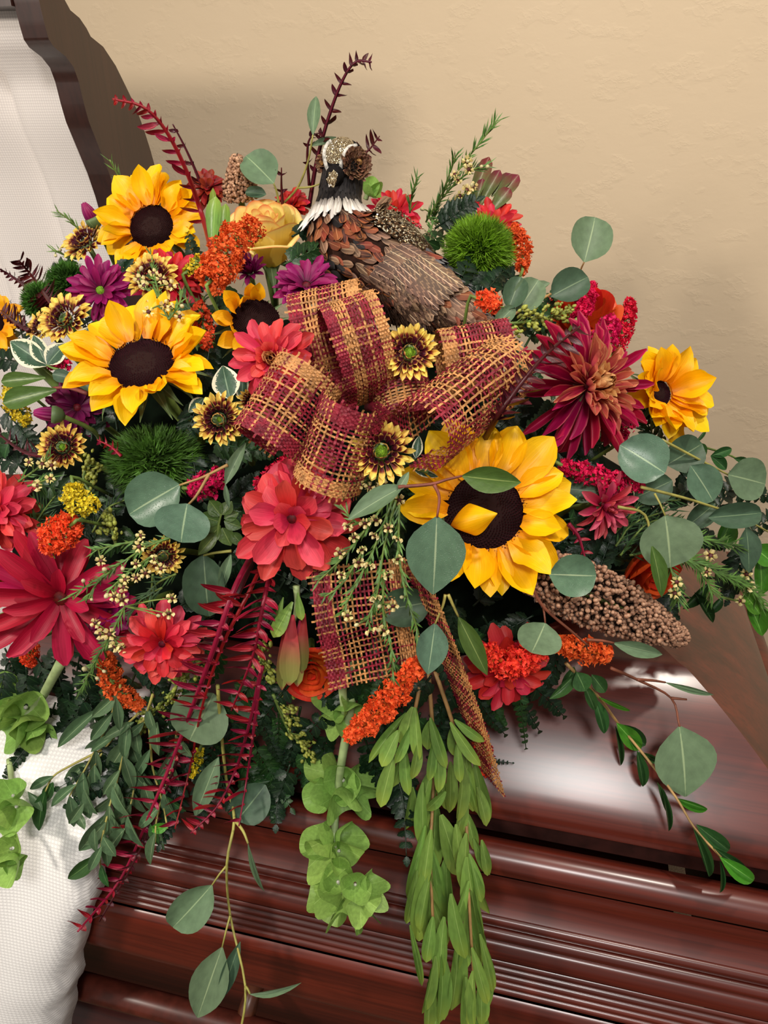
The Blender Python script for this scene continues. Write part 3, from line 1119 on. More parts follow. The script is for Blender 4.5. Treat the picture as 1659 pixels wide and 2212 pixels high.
DAISY = [(18, .12, .80, .16, 0), (16, .35, .70, .14, .04), (12, .62, .52, .12, .07)]
CORAL = [(13, -.05, .84, .14, 0), (12, .2, .80, .12, .05), (10, .5, .62, .10, .08), (7, .9, .40, .08, .10)]
BUTTON = [(20, .08, .64, .36, 0), (19, .34, .54, .34, .03), (14, .80, .34, .30, .06), (11, 1.15, .24, .24, .07)]


def button(label, px, py, r, fx=0.0, fy=0.0, lift=0.0, seed=1, eye=.2):
    return mum(label, px, py, r, BUTTON, ['bicolor', 'bicolor', 'bicolor_in', 'bicolor_in'], fx, fy, lift, seed, 'spoon', .245, 'chrysanthemum', 'button_chrysanthemum',
               'yellow and maroon button chrysanthemums', cup=.42, bends=(.15, .4, -.1), eye=('eye_green', eye), jitter=.07)


def rose(label, px, py, r, mat, fx=0.0, fy=0.6, lift=0.0, seed=1, h=1.5, group='roses', open_=.9):
    """petals are curved shells wrapped round the axis, tightest inside"""
    R = random.Random(seed)
    root, d = flower_root('rose', label, 'rose', px, py, fx, fy, lift, group, roll=R.uniform(0, 6))
    rw = r * d / F
    rows = [(3, .16, .85, 2.9, .05), (4, .34, .92, 2.3, .10), (5, .55, .98, 1.9, .22), (5, .78, .94, 1.7, .42), (5, .98, .86, 1.6, .75)]
    for row, (n, rad, hh, ang, lipc) in enumerate(rows):
        for i in range(n):
            NUu, NVv = 10, 8
            a0 = 2 * PI * i / n + row * .7 + R.uniform(-.1, .1)
            hk = hh * R.uniform(.95, 1.05)
            an = ang * R.uniform(.92, 1.08)
            v, uv = [], []
            for j in range(NVv + 1):
                t = j / NVv
                rr = rad * (.30 + .70 * math.sin(min(1, t * 1.25) * PI / 2)) * open_
                rr += lipc * .30 * max(0, t - .72) / .28
                for k in range(NUu + 1):
                    s = k / NUu * 2 - 1
                    tip = 1 - .20 * abs(s) ** 2.4
                    z = hk * h * (t * tip) - .22 * lipc * max(0, t - .8) / .2 * h
                    q = rr * (1 + .05 * s) + .02 * math.sin(5 * s + row)
                    wfac = .55 + .45 * min(1, t * 2.2)
                    a = a0 + s * an * .5 * wfac
                    v.append((rw * q * math.cos(a), rw * q * math.sin(a), rw * (z - h * .85)))
                    uv.append((k / NUu, t * (1 - .04 * abs(s))))
            f = [(j * (NUu + 1) + k, j * (NUu + 1) + k + 1, (j + 1) * (NUu + 1) + k + 1, (j + 1) * (NUu + 1) + k) for j in range(NVv) for k in range(NUu)]
            obj('petal', mk('petal', v, f, M[mat], uv), root)
    sm = petal_me('sepal', M['sepal'], 'sepal', cup=.2, bend=-.8, nu=2, nv=6, seed=2)
    for i in range(5):
        put_petal('sepal', sm, root, 2 * PI * i / 5, rw * .25, -rw * h * .85, -.2, rw * .9, rw * .3)
    mb = MB(); mb.tube([(0, 0, -rw * h * .83), (0, 0, -rw * h), (0, .0, -rw * h - .05)], [rw * .32, rw * .2, .004], 8)
    obj('stem', mb.mesh('stem', M['stem']), root)
    return root


def fluff_ball(label, px, py, r, mat, lift=0.0, sq=(1, 1, 1), n=2600, seed=1, length=.55, cat='dianthus', wid=.0010):
    R = random.Random(seed)
    d = hit(px, py, lift)
    root = thing('green_dianthus', label, cat, frame(W(px, py, d), face(0, 0)), 'fluffy green flower balls')
    rw = r * d / F
    mb = MB()
    v = []
    for j in range(9):
        p = -PI / 2 + PI * j / 8
        for i in range(16):
            a = 2 * PI * i / 16
            v.append((rw * .6 * sq[0] * math.cos(a) * math.cos(p), rw * .6 * sq[1] * math.sin(a) * math.cos(p), rw * .6 * sq[2] * math.sin(p)))
    mb.add(v, [(j * 16 + i, j * 16 + (i + 1) % 16, (j + 1) * 16 + (i + 1) % 16, (j + 1) * 16 + i) for j in range(8) for i in range(16)])
    obj('core', mb.mesh('core', M['moss_core']), root)
    mb = MB()
    for i in range(n):
        z = 1 - 2 * (i + .5) / n
        a = i * 2.39996
        q = math.sqrt(1 - z * z)
        nn = Vector((q * math.cos(a), q * math.sin(a), z))
        nn = (nn + Vector((R.gauss(0, .22), R.gauss(0, .22), R.gauss(0, .22)))).normalized()
        side = nn.cross(Vector((R.random() - .5, R.random() - .5, R.random() - .5))).normalized()
        b0 = nn * rw * (1 - length) * .98
        L = rw * length * R.uniform(.8, 1.12)
        bendv = Vector((R.gauss(0, .3), R.gauss(0, .3), R.gauss(0, .3)))
        p1 = b0 + nn * L * .5
        p2 = b0 + (nn + bendv * .5).normalized() * L * 1.0
        w = wid * R.uniform(.7, 1.3)

        def e(p):
            return (p.x * sq[0], p.y * sq[1], p.z * sq[2])
        mb.add([e(b0 - side * w), e(b0 + side * w), e(p1 + side * w * .8), e(p1 - side * w * .8), e(p2)], [(0, 1, 2, 3), (3, 2, 4)])
    obj('filaments', mb.mesh('filaments', M[mat], False), root, stuff=True)
    stem_down(root, .10, .004)
    return root


def pix_path(pts, lift=0.0):
    """(px,py[,lift]) -> world points on the mound"""
    return [P(q[0], q[1], (q[2] if len(q) > 2 else 0.0) + lift) for q in pts]


def plume(label, pts, r, mat, lift=.012, seed=1, dens=1.0, size=.0023, name='plume_flower', cat='filler flower', group='feathery plume flowers', stem='stem', taper=(.55, 1, 1, .5), ext=.05, lumps=0):
    """dense plume of tiny five-pointed florets along a path"""
    R = random.Random(seed)
    w = pix_path(pts, lift)
    pth = spline(w, 14)
    d = (w[0] - CAM).dot(FW)
    rw = r * d / F
    base = w[0]
    root = thing(name, label, cat, TR(base), group)
    L = sum((b - a).length for a, b in zip(pth, pth[1:]))
    n = int(dens * (L + rw) * rw * 2 * PI / (size * size) * .80)
    mb = MB()
    for i in range(n):
        t = R.random()
        if lumps:
            t = min(max((round(t * lumps) / lumps) + R.gauss(0, .35 / lumps), 0), 1)
        k = min(int(t * 14), 13)
        p = pth[k].lerp(pth[k + 1], t * 14 - k)
        tg = (pth[k + 1] - pth[k]).normalized()
        x = tg.cross(FW).normalized()
        y = tg.cross(x)
        a = R.uniform(0, 2 * PI)
        rad = rw * np.interp(t, np.linspace(0, 1, len(taper)), taper) * math.sqrt(R.uniform(.3, 1)) * (1 + .20 * math.sin(27 * t + 2 * a))
        nn = (x * math.cos(a) + y * math.sin(a))
        c = p + nn * rad - base
        nn = (nn + tg * .4 + Vector((R.gauss(0, .5), R.gauss(0, .5), R.gauss(0, .5)))).normalized()
        u = nn.orthogonal().normalized()
        vv = nn.cross(u)
        s = size * R.uniform(.65, 1.3)
        ph = R.uniform(0, 6)
        vs = [c]
        for q in range(6):
            aa = ph + q * PI / 3
            rr = s * (1.0 if q % 2 == 0 else .62) * R.uniform(.8, 1.2)
            vs.append(c + (u * math.cos(aa) + vv * math.sin(aa)) * rr + nn * (s * .5 if q % 2 == 0 else .15 * s))
        mb.add(vs, [(0, 1 + q, 1 + (q + 1) % 6) for q in range(6)])
    obj('florets', mb.mesh('florets', M[mat], False), root, stuff=True)
    mb = MB()
    t0 = (pth[0] - pth[1]).normalized()
    heart = MC + Vector(((base.x - MC.x) * .5, 0, -.05))
    mb.tube(spline([base + (heart - base).normalized() * ext - base, base + t0 * .006 + FW * .004 - base, pth[0] - base] + [q - base for q in pth[2:-1:3]], 14), [.0016, .0016, .0010], 6)
    for k in range(2, 13, 2):
        for s in (-1, 1):
            tg = (pth[k + 1] - pth[k]).normalized()
            x = tg.cross(FW).normalized()
            mb.tube([pth[k] - base, pth[k] - base + x * s * rw * .8 + tg * rw * .5], [.0010, .0006], 4, cap=False)
    obj('stem', mb.mesh('stem', M[stem]), root)
    return root


def bud_spray(label, pts, r, lift=.01, seed=1, n=110, mat='grn_fl', size=.0022, group='sprays of small green buds'):
    """branching spray with small round buds"""
    R = random.Random(seed)
    w = pix_path(pts, lift)
    pth = spline(w, 12)
    d = (w[0] - CAM).dot(FW)
    rw = r * d / F
    base = w[0]
    root = thing('goldenrod', label, 'filler flower', TR(base), group)
    st, bd = MB(), MB()
    st.tube([q - base for q in pth], [.0016, .0007], 5)
    for i in range(max(6, n // 8)):
        t = (i + R.random()) / max(6, n // 8)
        k = min(int(t * 12), 11)
        p = pth[k].lerp(pth[k + 1], t * 12 - k)
        tg = (pth[k + 1] - pth[k]).normalized()
        x = tg.cross(FW).normalized()
        a = R.uniform(0, 2 * PI)
        o = x * math.cos(a) + tg.cross(x) * math.sin(a)
        L = rw * (1.1 - .6 * t) * R.uniform(.7, 1.3)
        e = p + (o + tg * .7).normalized() * L
        mid = p.lerp(e, .5) + tg * L * .1
        st.tube([p - base, mid - base, e - base], [.0007, .0004], 4, cap=False)
        for j in range(8):
            u = .35 + .65 * j / 7
            c = p.lerp(e, u) + Vector((R.gauss(0, 1), R.gauss(0, 1), R.gauss(0, 1))) * size * .9 - base
            ax = (o * .6 + tg + Vector((R.gauss(0, .3), R.gauss(0, .3), R.gauss(0, .3)))).normalized()
            s = size * R.uniform(.7, 1.2)
            bd.tube([c - ax * s, c - ax * s * .3, c + ax * s * .6, c + ax * s * 1.2], [s * .3, s * .75, s * .7, s * .1], 6)
    obj('stem', st.mesh('stem', M['stem']), root)
    obj('buds', bd.mesh('buds', M[mat]), root, stuff=True)
    return root


def sorghum(label, pts, r, lift=.012, seed=1, taper=(.7, 1, .95, .7, .3), gs=.0027, n=900):
    R = random.Random(seed)
    w = pix_path(pts, lift)
    pth = spline(w, 16)
    rw = r * ((w[1] - CAM).dot(FW)) / F
    base = w[0]
    root = thing('sorghum_head', label, 'sorghum', TR(base), 'sorghum seed heads')
    g, hk = MB(), MB()
    for i in range(n):
        t = ((i + R.random()) / n)
        k = min(int(t * 16), 15)
        p = pth[k].lerp(pth[k + 1], t * 16 - k)
        tg = (pth[k + 1] - pth[k]).normalized()
        x = tg.cross(FW).normalized()
        y = tg.cross(x)
        a = i * 2.39996 + R.uniform(-.3, .3)
        nn = x * math.cos(a) + y * math.sin(a)
        rad = rw * np.interp(t, np.linspace(0, 1, len(taper)), taper) * R.uniform(.72, 1.06)
        c = p + nn * rad - base
        ax = (nn + tg * .6).normalized()
        s = gs * R.uniform(.75, 1.15)
        g.tube([c - ax * s * .8, c - ax * s * .3, c + ax * s * .4, c + ax * s * .9, c + ax * s * 1.05], [s * .5, s * .95, s * .95, s * .5, s * .1], 7)
        if i % 2 == 0:
            hk.tube([p - base + nn * rad * .3, c - ax * s * .6], [.0005, .0004], 3, cap=False)
            u = ax.orthogonal().normalized()
            for q in (u, -u):
                hk.add([c - ax * s + q * s * .4, c - ax * s * .2 + q * s * 1.25 + ax.cross(q) * s * .5, c + ax * s * 1.0 + q * s * 1.2, c - ax * s * .2 + q * s * 1.25 - ax.cross(q) * s * .5], [(0, 1, 2, 3)])
    obj('grains', g.mesh('grains', M['grain']), root, stuff=True)
    obj('husks', hk.mesh('husks', M['husk'], False), root, stuff=True)
    mb = MB(); mb.tube([pth[0] - base + (pth[0] - pth[1]).normalized() * .04, pth[0] - base] + [q - base for q in pth[2:-1:3]], [.004, .002], 6)
    obj('stem', mb.mesh('stem', M['stem']), root)
    return root


# ---------------- leaves and branches laid out by picture position and depth
def leaf_matrix(b, t, width, tilt=0.0):
    y = t - b
    L = y.length
    y = y / L
    n = -(FW - y * FW.dot(y))
    if n.length < .05:
        n = UP - y * UP.dot(y)
    n.normalize()
    x = y.cross(n)
    Mx = Matrix(((x.x, y.x, n.x, b.x), (x.y, y.y, n.y, b.y), (x.z, y.z, n.z, b.z), (0, 0, 0, 1)))
    return Mx @ RY(tilt) @ SCL(width, L, L)


LEAF = {}


def leaf_me(kind, mat):
    key = (kind, mat)
    if key not in LEAF:
        kw = dict(round=dict(kind='round', cup=.12, bend=-.35, ruffle=.02, nu=6, nv=10), drop=dict(kind='drop', cup=.10, bend=-.3, nu=6, nv=10),
                  lance=dict(kind='lance', cup=.22, bend=-.25, nu=4, nv=8), blade=dict(kind='blade', cup=.22, bend=-.3, nu=4, nv=8), willow=dict(kind='willow', cup=.25, bend=-.45, nu=4, nv=8),
                  willowc=dict(kind='willow', cup=.3, bend=1.0, start=-.3, nu=4, nv=9, twist=.5), tooth=dict(kind='tooth', cup=.35, bend=1.0, start=-.2, twist=.5, nu=2, nv=6),
                  pinna=dict(kind='willow', cup=.25, bend=-.4, nu=2, nv=8, teeth=.35), oval=dict(kind='drop', cup=.25, bend=-.4, nu=4, nv=8))[kind]
        v, f, uv = petal(**kw)
        LEAF[key] = mk('leaf', v, f, M[mat], uv)
    return LEAF[key]


def branch(name, label, cat, stems, leaves, group=None, stem_mat='stem', kind='round', mat='euc', lift=.02, r=.0014, part='leaf'):
    """stems: list of [(px,py,lift)...]; leaves: (bx,by,tx,ty,width_px[,dict])"""
    w0 = stems[0][0]
    base = P(w0[0], w0[1], lift + (w0[2] if len(w0) > 2 else 0))
    root = thing(name, label, cat, TR(base), group)
    inv = TR(-base)
    samples = []
    mb = MB()
    for st in stems:
        w = pix_path(st, lift)
        pth = spline(w, max(4, 4 * (len(w) - 1)))
        samples += pth
        mb.tube([q - base for q in pth], [r, r * .6], 6)
    for lf in leaves:
        bx, by, tx, ty, wp = lf[:5]
        o = lf[5] if len(lf) > 5 else {}
        # depth of the leaf base: nearest point of the stem in the picture
        best, bd = None, 1e9
        for q in samples:
            X, Y, dd = proj(q)
            e = (X - bx) ** 2 + (Y - by) ** 2
            if e < bd:
                bd, best = e, dd
        d0 = best - o.get('up', 0.0)
        d1 = d0 - o.get('dt', 0.0)
        b, t = W(bx, by, d0), W(tx, ty, d1)
        tilt = o.get('tilt', 0.0)
        wid = wp * d0 / F / max(.3, math.cos(tilt))
        objw(part, leaf_me(o.get('kind', kind), o.get('mat', mat)), root, inv, leaf_matrix(b, t, wid, tilt))
        if o.get('stalk'):
            sx, sy = o['stalk']
            s0 = W(sx, sy, d0 + .004)
            mb.tube([s0 - base, s0.lerp(b, .5) - base + UP * .001, b - base], [r * .7, r * .5], 5)
    obj('stem', mb.mesh('stem', M[stem_mat]), root)
    return root


def comb_branch(label, pts, mat='comb', teeth=(24, 34), side=(1, .55), lift=.03, seed=1, wpx=7, lean=.45, group='dark red comb leaf branches', stem_w=.0016, start=.1):
    """stem with two rows of narrow curved teeth; side = length factor left / right of the stem direction"""
    R = random.Random(seed)
    w = pix_path(pts, lift)
    n = 40
    pth = spline(w, n)
    base = w[0]
    root = thing('comb_leaf_branch', label, 'foliage', TR(base), group)
    inv = TR(-base)
    mb = MB()
    mb.tube([q - base for q in pth], [stem_w * 1.5, stem_w, stem_w * .5], 6)
    obj('stem', mb.mesh('stem', M[mat]), root)
    step, tl = teeth
    L = sum((b - a).length for a, b in zip(pth, pth[1:]))
    d = (w[0] - CAM).dot(FW)
    cnt = int(L / (step * d / F))
    me = leaf_me('tooth', mat)
    for i in range(cnt):
        t = start + (1 - start) * (i + .5) / cnt
        k = min(int(t * n), n - 1)
        p = pth[k].lerp(pth[k + 1], t * n - k)
        tg = (pth[k + 1] - pth[k]).normalized()
        x = tg.cross(FW).normalized()      # to the left of the direction of travel, as seen
        taper = 1.0 if t < .75 else 1.0 - 1.6 * (t - .75)
        for sgn, f in ((1, side[0]), (-1, side[1])):
            if f <= 0:
                continue
            ln = tl * d / F * f * R.uniform(.8, 1.2) * taper
            dr = (x * sgn + tg * (lean + R.uniform(-.2, .2)) + FW * R.uniform(-.45, .25)).normalized()
            objw('leaflet', me, root, inv, leaf_matrix(p, p + dr * ln, wpx * d / F * R.uniform(.85, 1.2), R.uniform(-.7, .7)))
    return root


mb = MB()
for _k in range(5):
    v, f, uv = petal('round', cup=-.5, bend=.9, start=.15, nu=4, nv=5)
    Mx = RZ(2 * PI * _k / 5) @ TR((0, .18, 0)) @ SCL(.48, .5, .5)
    mb.add([Mx @ Vector(q) for q in v], f, uv)
WAX = mb.mesh('blossom', M['wax_petal'])
mb = MB(); mb.tube([(0, 0, -.55), (0, 0, -.3), (0, 0, -.08), (0, 0, .02)], [.05, .16, .30, .27], 10, cap=False)
WAXCUP = mb.mesh('blossom_cup', M['needle'])
mb = MB(); dome(mb, .24, .10, 4, 10)
WAXEYE = mb.mesh('blossom_eye', M['wax_eye'])
mb = MB(); mb.tube([(0, 0, -.5), (0, 0, -.25), (0, 0, .1), (0, 0, .35), (0, 0, .45)], [.08, .3, .36, .24, .03], 8)
WAXBUD = mb.mesh('bud', M['wax_bud'])


def waxflower(label, stems, blossoms, lift=.03, seed=1, needles=1.0, npx=26, buds=(), bsize=13, mat='needle', stem_mat='stem', nw=.0006):
    """stems: pixel paths; blossoms: (px,py,fx,fy)"""
    R = random.Random(seed)
    w0 = stems[0][0]
    base = P(w0[0], w0[1], lift)
    root = thing('waxflower_sprig', label, 'waxflower', TR(base), 'waxflower sprigs')
    inv = TR(-base)
    st, nd = MB(), MB()
    samples = []
    for s in stems:
        w = pix_path(s, lift)
        pth = spline(w, 6 * (len(w) - 1))
        samples += pth
        st.tube([q - base for q in pth], [.0011, .0007], 5)
        L = sum((b - a).length for a, b in zip(pth, pth[1:]))
        d = (w[0] - CAM).dot(FW)
        n = int(needles * L / .0018)
        for i in range(n):
            t = i / n * (len(pth) - 1)
            k = min(int(t), len(pth) - 2)
            p = pth[k].lerp(pth[k + 1], t - k)
            tg = (pth[k + 1] - pth[k]).normalized()
            a = R.uniform(0, 2 * PI)
            x = tg.cross(FW).normalized()
            o = x * math.cos(a) + tg.cross(x) * math.sin(a)
            ln = npx * d / F * R.uniform(.8, 1.4)
            e = p + (o * .62 + tg).normalized() * ln
            s_ = (e - p).cross(FW).normalized() * nw * R.uniform(.8, 1.2)
            m_ = p.lerp(e, .55) - FW * .0004
            nd.add([p - s_ * .6 - base, p + s_ * .6 - base, m_ + s_ - base, m_ - s_ - base, e - base], [(0, 1, 2, 3), (3, 2, 4)])
    for i, bl in enumerate(list(blossoms) + [tuple(q) + (None,) for q in buds]):
        px, py = bl[:2]
        best, bd = None, 1e9
        for q in samples:
            X, Y, dd = proj(q)
            e = (X - px) ** 2 + (Y - py) ** 2
            if e < bd:
                bd, best = e, q
        d = (best - CAM).dot(FW) - .006
        c = W(px, py, d)
        st.tube([best - base, best.lerp(c, .6) - base + Vector((0, 0, .001)), c - base], [.0008, .0006], 4)
        if bl[-1] is None:
            s_ = bsize * d / F * R.uniform(.55, .8)
            obj('bud', WAXBUD, root, inv @ frame(c, (c - best).normalized() if (c - best).length > 1e-4 else UP) @ SCL(s_, s_, s_))
            continue
        s_ = bsize * d / F * R.uniform(.88, 1.15)
        Mx = inv @ frame(c, face(bl[2], bl[3]), roll=R.uniform(0, 6)) @ SCL(s_, s_, s_)
        fl = obj('blossom', WAX, root, Mx)
        obj('blossom_cup', WAXCUP, fl)
        obj('blossom_eye', WAXEYE, fl)
    obj('stem', st.mesh('stem', M[stem_mat]), root)
    if nd.v:
        obj('needles', nd.mesh('needles', M[mat], False), root, stuff=True)
    return root


def fern(label, pts, lift=.0, mat='fern', n=12, lpx=42, wpx=16, seed=1, group='dark green fern fronds', taper=.75, name='fern_frond', kind='pinna'):
    """frond: midrib with paired toothed leaflets"""
    R = random.Random(seed)
    w = pix_path(pts, lift)
    m = 24
    pth = spline(w, m)
    base = w[0]
    root = thing(name, label, 'foliage', TR(base), group)
    inv = TR(-base)
    mb = MB(); mb.tube([q - base for q in pth], [.0012, .0004], 4)
    obj('midrib', mb.mesh('midrib', M[mat]), root)
    me = leaf_me(kind, mat)
    d = (w[0] - CAM).dot(FW)
    for i in range(n):
        t = .12 + .86 * i / n
        k = min(int(t * m), m - 1)
        p = pth[k].lerp(pth[k + 1], t * m - k)
        tg = (pth[k + 1] - pth[k]).normalized()
        x = FW.cross(tg).normalized()
        ln = lpx * d / F * (1 - taper * t) * (1.0 if i else .8)
        for sg in (1, -1):
            dr = (x * sg + tg * .75 + FW * R.uniform(-.25, .25)).normalized()
            objw('leaflet', me, root, inv, leaf_matrix(p, p + dr * ln * R.uniform(.9, 1.1), wpx * d / F * (1 - .6 * t), R.uniform(-.4, .4)))
    e = pth[-1]
    objw('leaflet', me, root, inv, leaf_matrix(e, e + (pth[-1] - pth[-2]).normalized() * lpx * .4 * d / F, wpx * .5 * d / F))
    return root


def auto_leaves(path, step, ln, wd, seed, spread=.7, opts=None, droop=.35):
    """alternate leaves along a pixel path, hanging a little"""
    R = random.Random(seed)
    out = []
    pts = [Vector((q[0], q[1], 0)) for q in path]
    pp = spline(pts, 40)
    acc, sgn = 0.0, 1
    for a, b in zip(pp, pp[1:]):
        acc += (b - a).length
        if acc > step:
            acc = 0
            sgn = -sgn
            t = (b - a).normalized()
            ang = math.atan2(t.y, t.x) + sgn * spread * R.uniform(.5, 1.3)
            d = Vector((math.cos(ang), math.sin(ang) + droop, 0)).normalized()
            L = ln * R.uniform(.75, 1.2)
            o = dict(tilt=R.uniform(-.6, .6), up=R.uniform(-.012, .016))
            o.update(opts or {})
            out.append((b.x, b.y, b.x + d.x * L, b.y + d.y * L, wd * R.uniform(.8, 1.2), o))
    return out
# ------------------------------------------------------------------ sunflowers
sunflower('largest sunflower, wide open beside the ribbon bow with a eucalyptus leaf across it', 1047, 1105, 200, .02, .10, lift=.03, disc=.44, n1=13, n2=13, seed=4, fold=((100, 128),), stretch=(0, .05))
sunflower('wide sunflower facing up with drooping sepals, left of the half-curled sunflower', 308, 790, 170, .0, .52, lift=.035, disc=.44, n1=14, n2=13, seed=8, elev=(.62, .3), stretch=(0, .05))
sunflower('round sunflower at upper left in front of the open lid edge', 330, 492, 122, -.05, .10, lift=.03, disc=.42, n1=18, n2=16, seed=3, elev=(.3, .1), stretch=(30, .12), jitter=.2)
sunflower('half-curled deep yellow sunflower tucked beside the woven ribbon loop', 552, 700, 98, .30, -.05, lift=.01, disc=.56, n1=12, n2=10, seed=12, mat='sun_deep', elev=(.9, .5), gaps=((190, 340),), curl=.2)
sunflower('sunflower turned sideways at the right edge against the wall', 1424, 850, 112, .38, .06, lift=.03, disc=.26, n1=15, n2=12, seed=6, elev=(.75, .38), stretch=(250, .12))
sunflower('small sunflower cut by the left edge of the picture', -14, 700, 70, .1, .1, lift=.0, disc=.4, n1=12, n2=10, seed=2, mat='sun_deep')

# ------------------------------------------------------------------ red, coral and crimson chrysanthemums
mum('large salmon red chrysanthemum below the bow, petals swept downward', 632, 1118, 148, [(14, -.35, .86, .10, -.04), (13, -.05, .80, .10, 0), (10, .30, .62, .08, .05), (6, .8, .36, .06, .08)], ['salmon'], 0, -.28, .045, 5, 'mum', .40, stretch=(180, .12))
mum('coral red chrysanthemum with a bronze centre left of the bow', 588, 776, 100, [(12, .05, .84, .12, 0), (10, .35, .74, .12, .04), (8, .6, .5, .14, .04), (10, .95, .26, .16, .05), (9, 1.2, .22, .11, .07), (7, 1.4, .20, .06, .08)], ['coral', 'coral', 'coral', 'salmon', 'spider_in', 'spider_in'], -.05, -.05, .075, 7, 'mum', .34)
mum('big crimson chrysanthemum with long wet petals at the left edge', 132, 1290, 172, [(12, -.05, .88, .10, 0), (11, .3, .84, .08, .03), (7, .75, .55, .06, .05)], ['crimson'], .30, -.12, .035, 9, 'strap', .24, stretch=(120, .14))
mum('coral chrysanthemum cut by the left edge above the crimson one', -4, 1105, 100, CORAL, ['coral'], .15, -.1, .03, 11, 'strap', .34)
mum('small coral chrysanthemum beside the hanging red comb leaves', 352, 1388, 96, CORAL, ['coral', 'coral', 'red'], .05, -.22, .035, 13, 'mum', .34)
mum('coral chrysanthemum half hidden by the orange plume above the casket lid', 1096, 1440, 104, CORAL, ['coral', 'red'], .05, -.30, .015, 15, 'mum', .32)
mum('dusty rose chrysanthemum seen from the side right of the largest sunflower', 1302, 1090, 80, [(11, .25, .9, .1, 0), (10, .6, .8, .1, .04), (9, .95, .6, .08, .06), (6, 1.2, .4, .05, .1)], ['dusty'], .50, -.35, .02, 17, 'strap', .26)
mum('bright red chrysanthemum behind the bird\'s white collar', 850, 468, 70, CORAL, ['red'], 0, .2, -.09, 19, 'strap', .28)
mum('bright red chrysanthemum behind the round green dianthus ball', 1062, 490, 72, CORAL, ['red'], .1, .2, -.06, 21, 'strap', .28)
mum('crimson chrysanthemum behind the waxflower between two sunflowers', 370, 612, 80, CORAL, ['crimson', 'red'], .2, .1, .0, 23, 'strap', .30)
mum('dark rust chrysanthemum behind the upper left sunflower', 450, 408, 50, CORAL, ['rust'], .1, .3, -.02, 25, 'mum', .36)
mum('rust red chrysanthemum just left of the bird', 632, 445, 46, CORAL, ['rust', 'red'], 0, .4, -.03, 27, 'mum', .34)
mum('magenta chrysanthemum half buried under waxflower above the small coral one', 238, 1322, 58, CORAL, ['crimson', 'purple'], .2, .2, .0, 29, 'mum', .4)
mum('large spidery burgundy and bronze chrysanthemum right of the bow', 1268, 836, 150,
    [(15, -.50, .92, .12, -.05), (16, -.18, .92, .12, 0), (17, .15, .82, .12, .05), (18, .42, .66, .12, .1), (19, .72, .52, .12, .16), (20, 1.02, .40, .12, .2), (18, 1.3, .31, .09, .24), (13, 1.5, .22, .05, .26)],
    ['spider_out', 'spider_out', 'spider_out', 'spider_mid', 'spider_mid', 'spider_in', 'spider_in', 'spider_in'], .34, .05, .03, 31, 'mum', .165, cup=.7, bends=(-.35, .35, .7), jitter=.2, stretch=(110, .06),
    name='spider_chrysanthemum')

# ------------------------------------------------------------------ purple daisies and buds
PG = 'purple daisies and buds'
mum('magenta purple daisy with a green eye between the two left sunflowers', 218, 628, 78, DAISY, ['purple'], .05, -.05, .02, 33, 'strap', .24, 'daisy', 'purple_daisy', PG, eye=('eye_green', .14))
mum('magenta purple daisy facing up just above the ribbon bow', 662, 618, 80, DAISY, ['purple'], .05, .45, .0, 35, 'strap', .28, 'daisy', 'purple_daisy', PG)
mum('half-open plum daisy behind the curled sunflower under the yellow rose', 540, 588, 50, [(14, .8, .8, .15, 0), (14, 1.1, .7, .12, .03), (10, 1.3, .5, .1, .05)], ['plum'], .05, .35, .01, 37, 'strap', .24, 'daisy', 'purple_daisy', PG)
mum('shaded plum daisy deep below the wide left sunflower', 168, 880, 74, DAISY, ['plum'], .1, -.1, -.01, 39, 'strap', .26, 'daisy', 'purple_daisy', PG)


def bud(label, px, py, r, fx, fy, lift, seed):
    R = random.Random(seed)
    root, d = flower_root('daisy_bud', label, 'flower bud', px, py, fx, fy, lift, PG)
    rw = r * d / F
    me = petal_me('petal', M['purple'], 'strap', cup=.5, bend=.9, start=-.25, nu=3, nv=6, seed=1)
    for i in range(11):
        put_petal('petal', me, root, 2 * PI * i / 11 + R.uniform(-.1, .1), rw * .55, 0, 1.5, rw * 1.7, rw * .55)
    for i in range(8):
        put_petal('petal', me, root, 2 * PI * i / 8, rw * .35, 0, 1.5, rw * 1.75, rw * .5)
    mb = MB(); mb.tube([(0, 0, .35 * rw), (0, 0, .05 * rw), (0, 0, -.4 * rw), (0, 0, -.6 * rw)], [rw * .66, rw * .70, rw * .5, .002], 12)
    obj('calyx', mb.mesh('calyx', M['sepal']), root)
    stem_down(root, .06, .0022, bend=.01)


bud('closed plum daisy bud standing up beside the upper left sunflower', 203, 478, 25, -.35, .75, .0, 1)
bud('striped plum daisy bud lying sideways below the variegated leaves', 122, 896, 28, -.92, .05, .035, 2)

# ------------------------------------------------------------------ yellow and maroon buttons
button('yellow and maroon button chrysanthemum on top of the right ribbon loop', 884, 762, 66, .05, .05, .075, 41)
button('yellow and maroon button chrysanthemum below the bow beside the largest sunflower', 824, 975, 72, .02, .02, .07, 43)
button('yellow and maroon button chrysanthemum right of the wide left sunflower', 474, 906, 60, -.1, -.1, .045, 45, eye=.1)
button('yellow and maroon button chrysanthemum leaning left of the upper left sunflower', 186, 524, 56, -.25, .42, .01, 47, eye=.08)
button('yellow and maroon button chrysanthemum above the wide left sunflower', 330, 600, 60, .05, .30, .035, 49, eye=.1)
button('yellow and maroon button chrysanthemum above the variegated leaves at left', 142, 690, 62, -.2, .25, .03, 51, eye=.08)
button('pale button chrysanthemum half behind its neighbour at far left', 92, 706, 40, -.35, .25, .02, 53, eye=.08)
button('shaded button chrysanthemum below the plum bud at left', 136, 966, 55, .05, .15, .02, 55, eye=.16)
button('half hidden button chrysanthemum under the pair of wet eucalyptus leaves', 352, 1200, 48, .2, -.3, .01, 57, eye=.06)
button('small button chrysanthemum hanging under the coral flower left of the bow', 548, 866, 38, -.1, -.6, .03, 59, eye=.06)

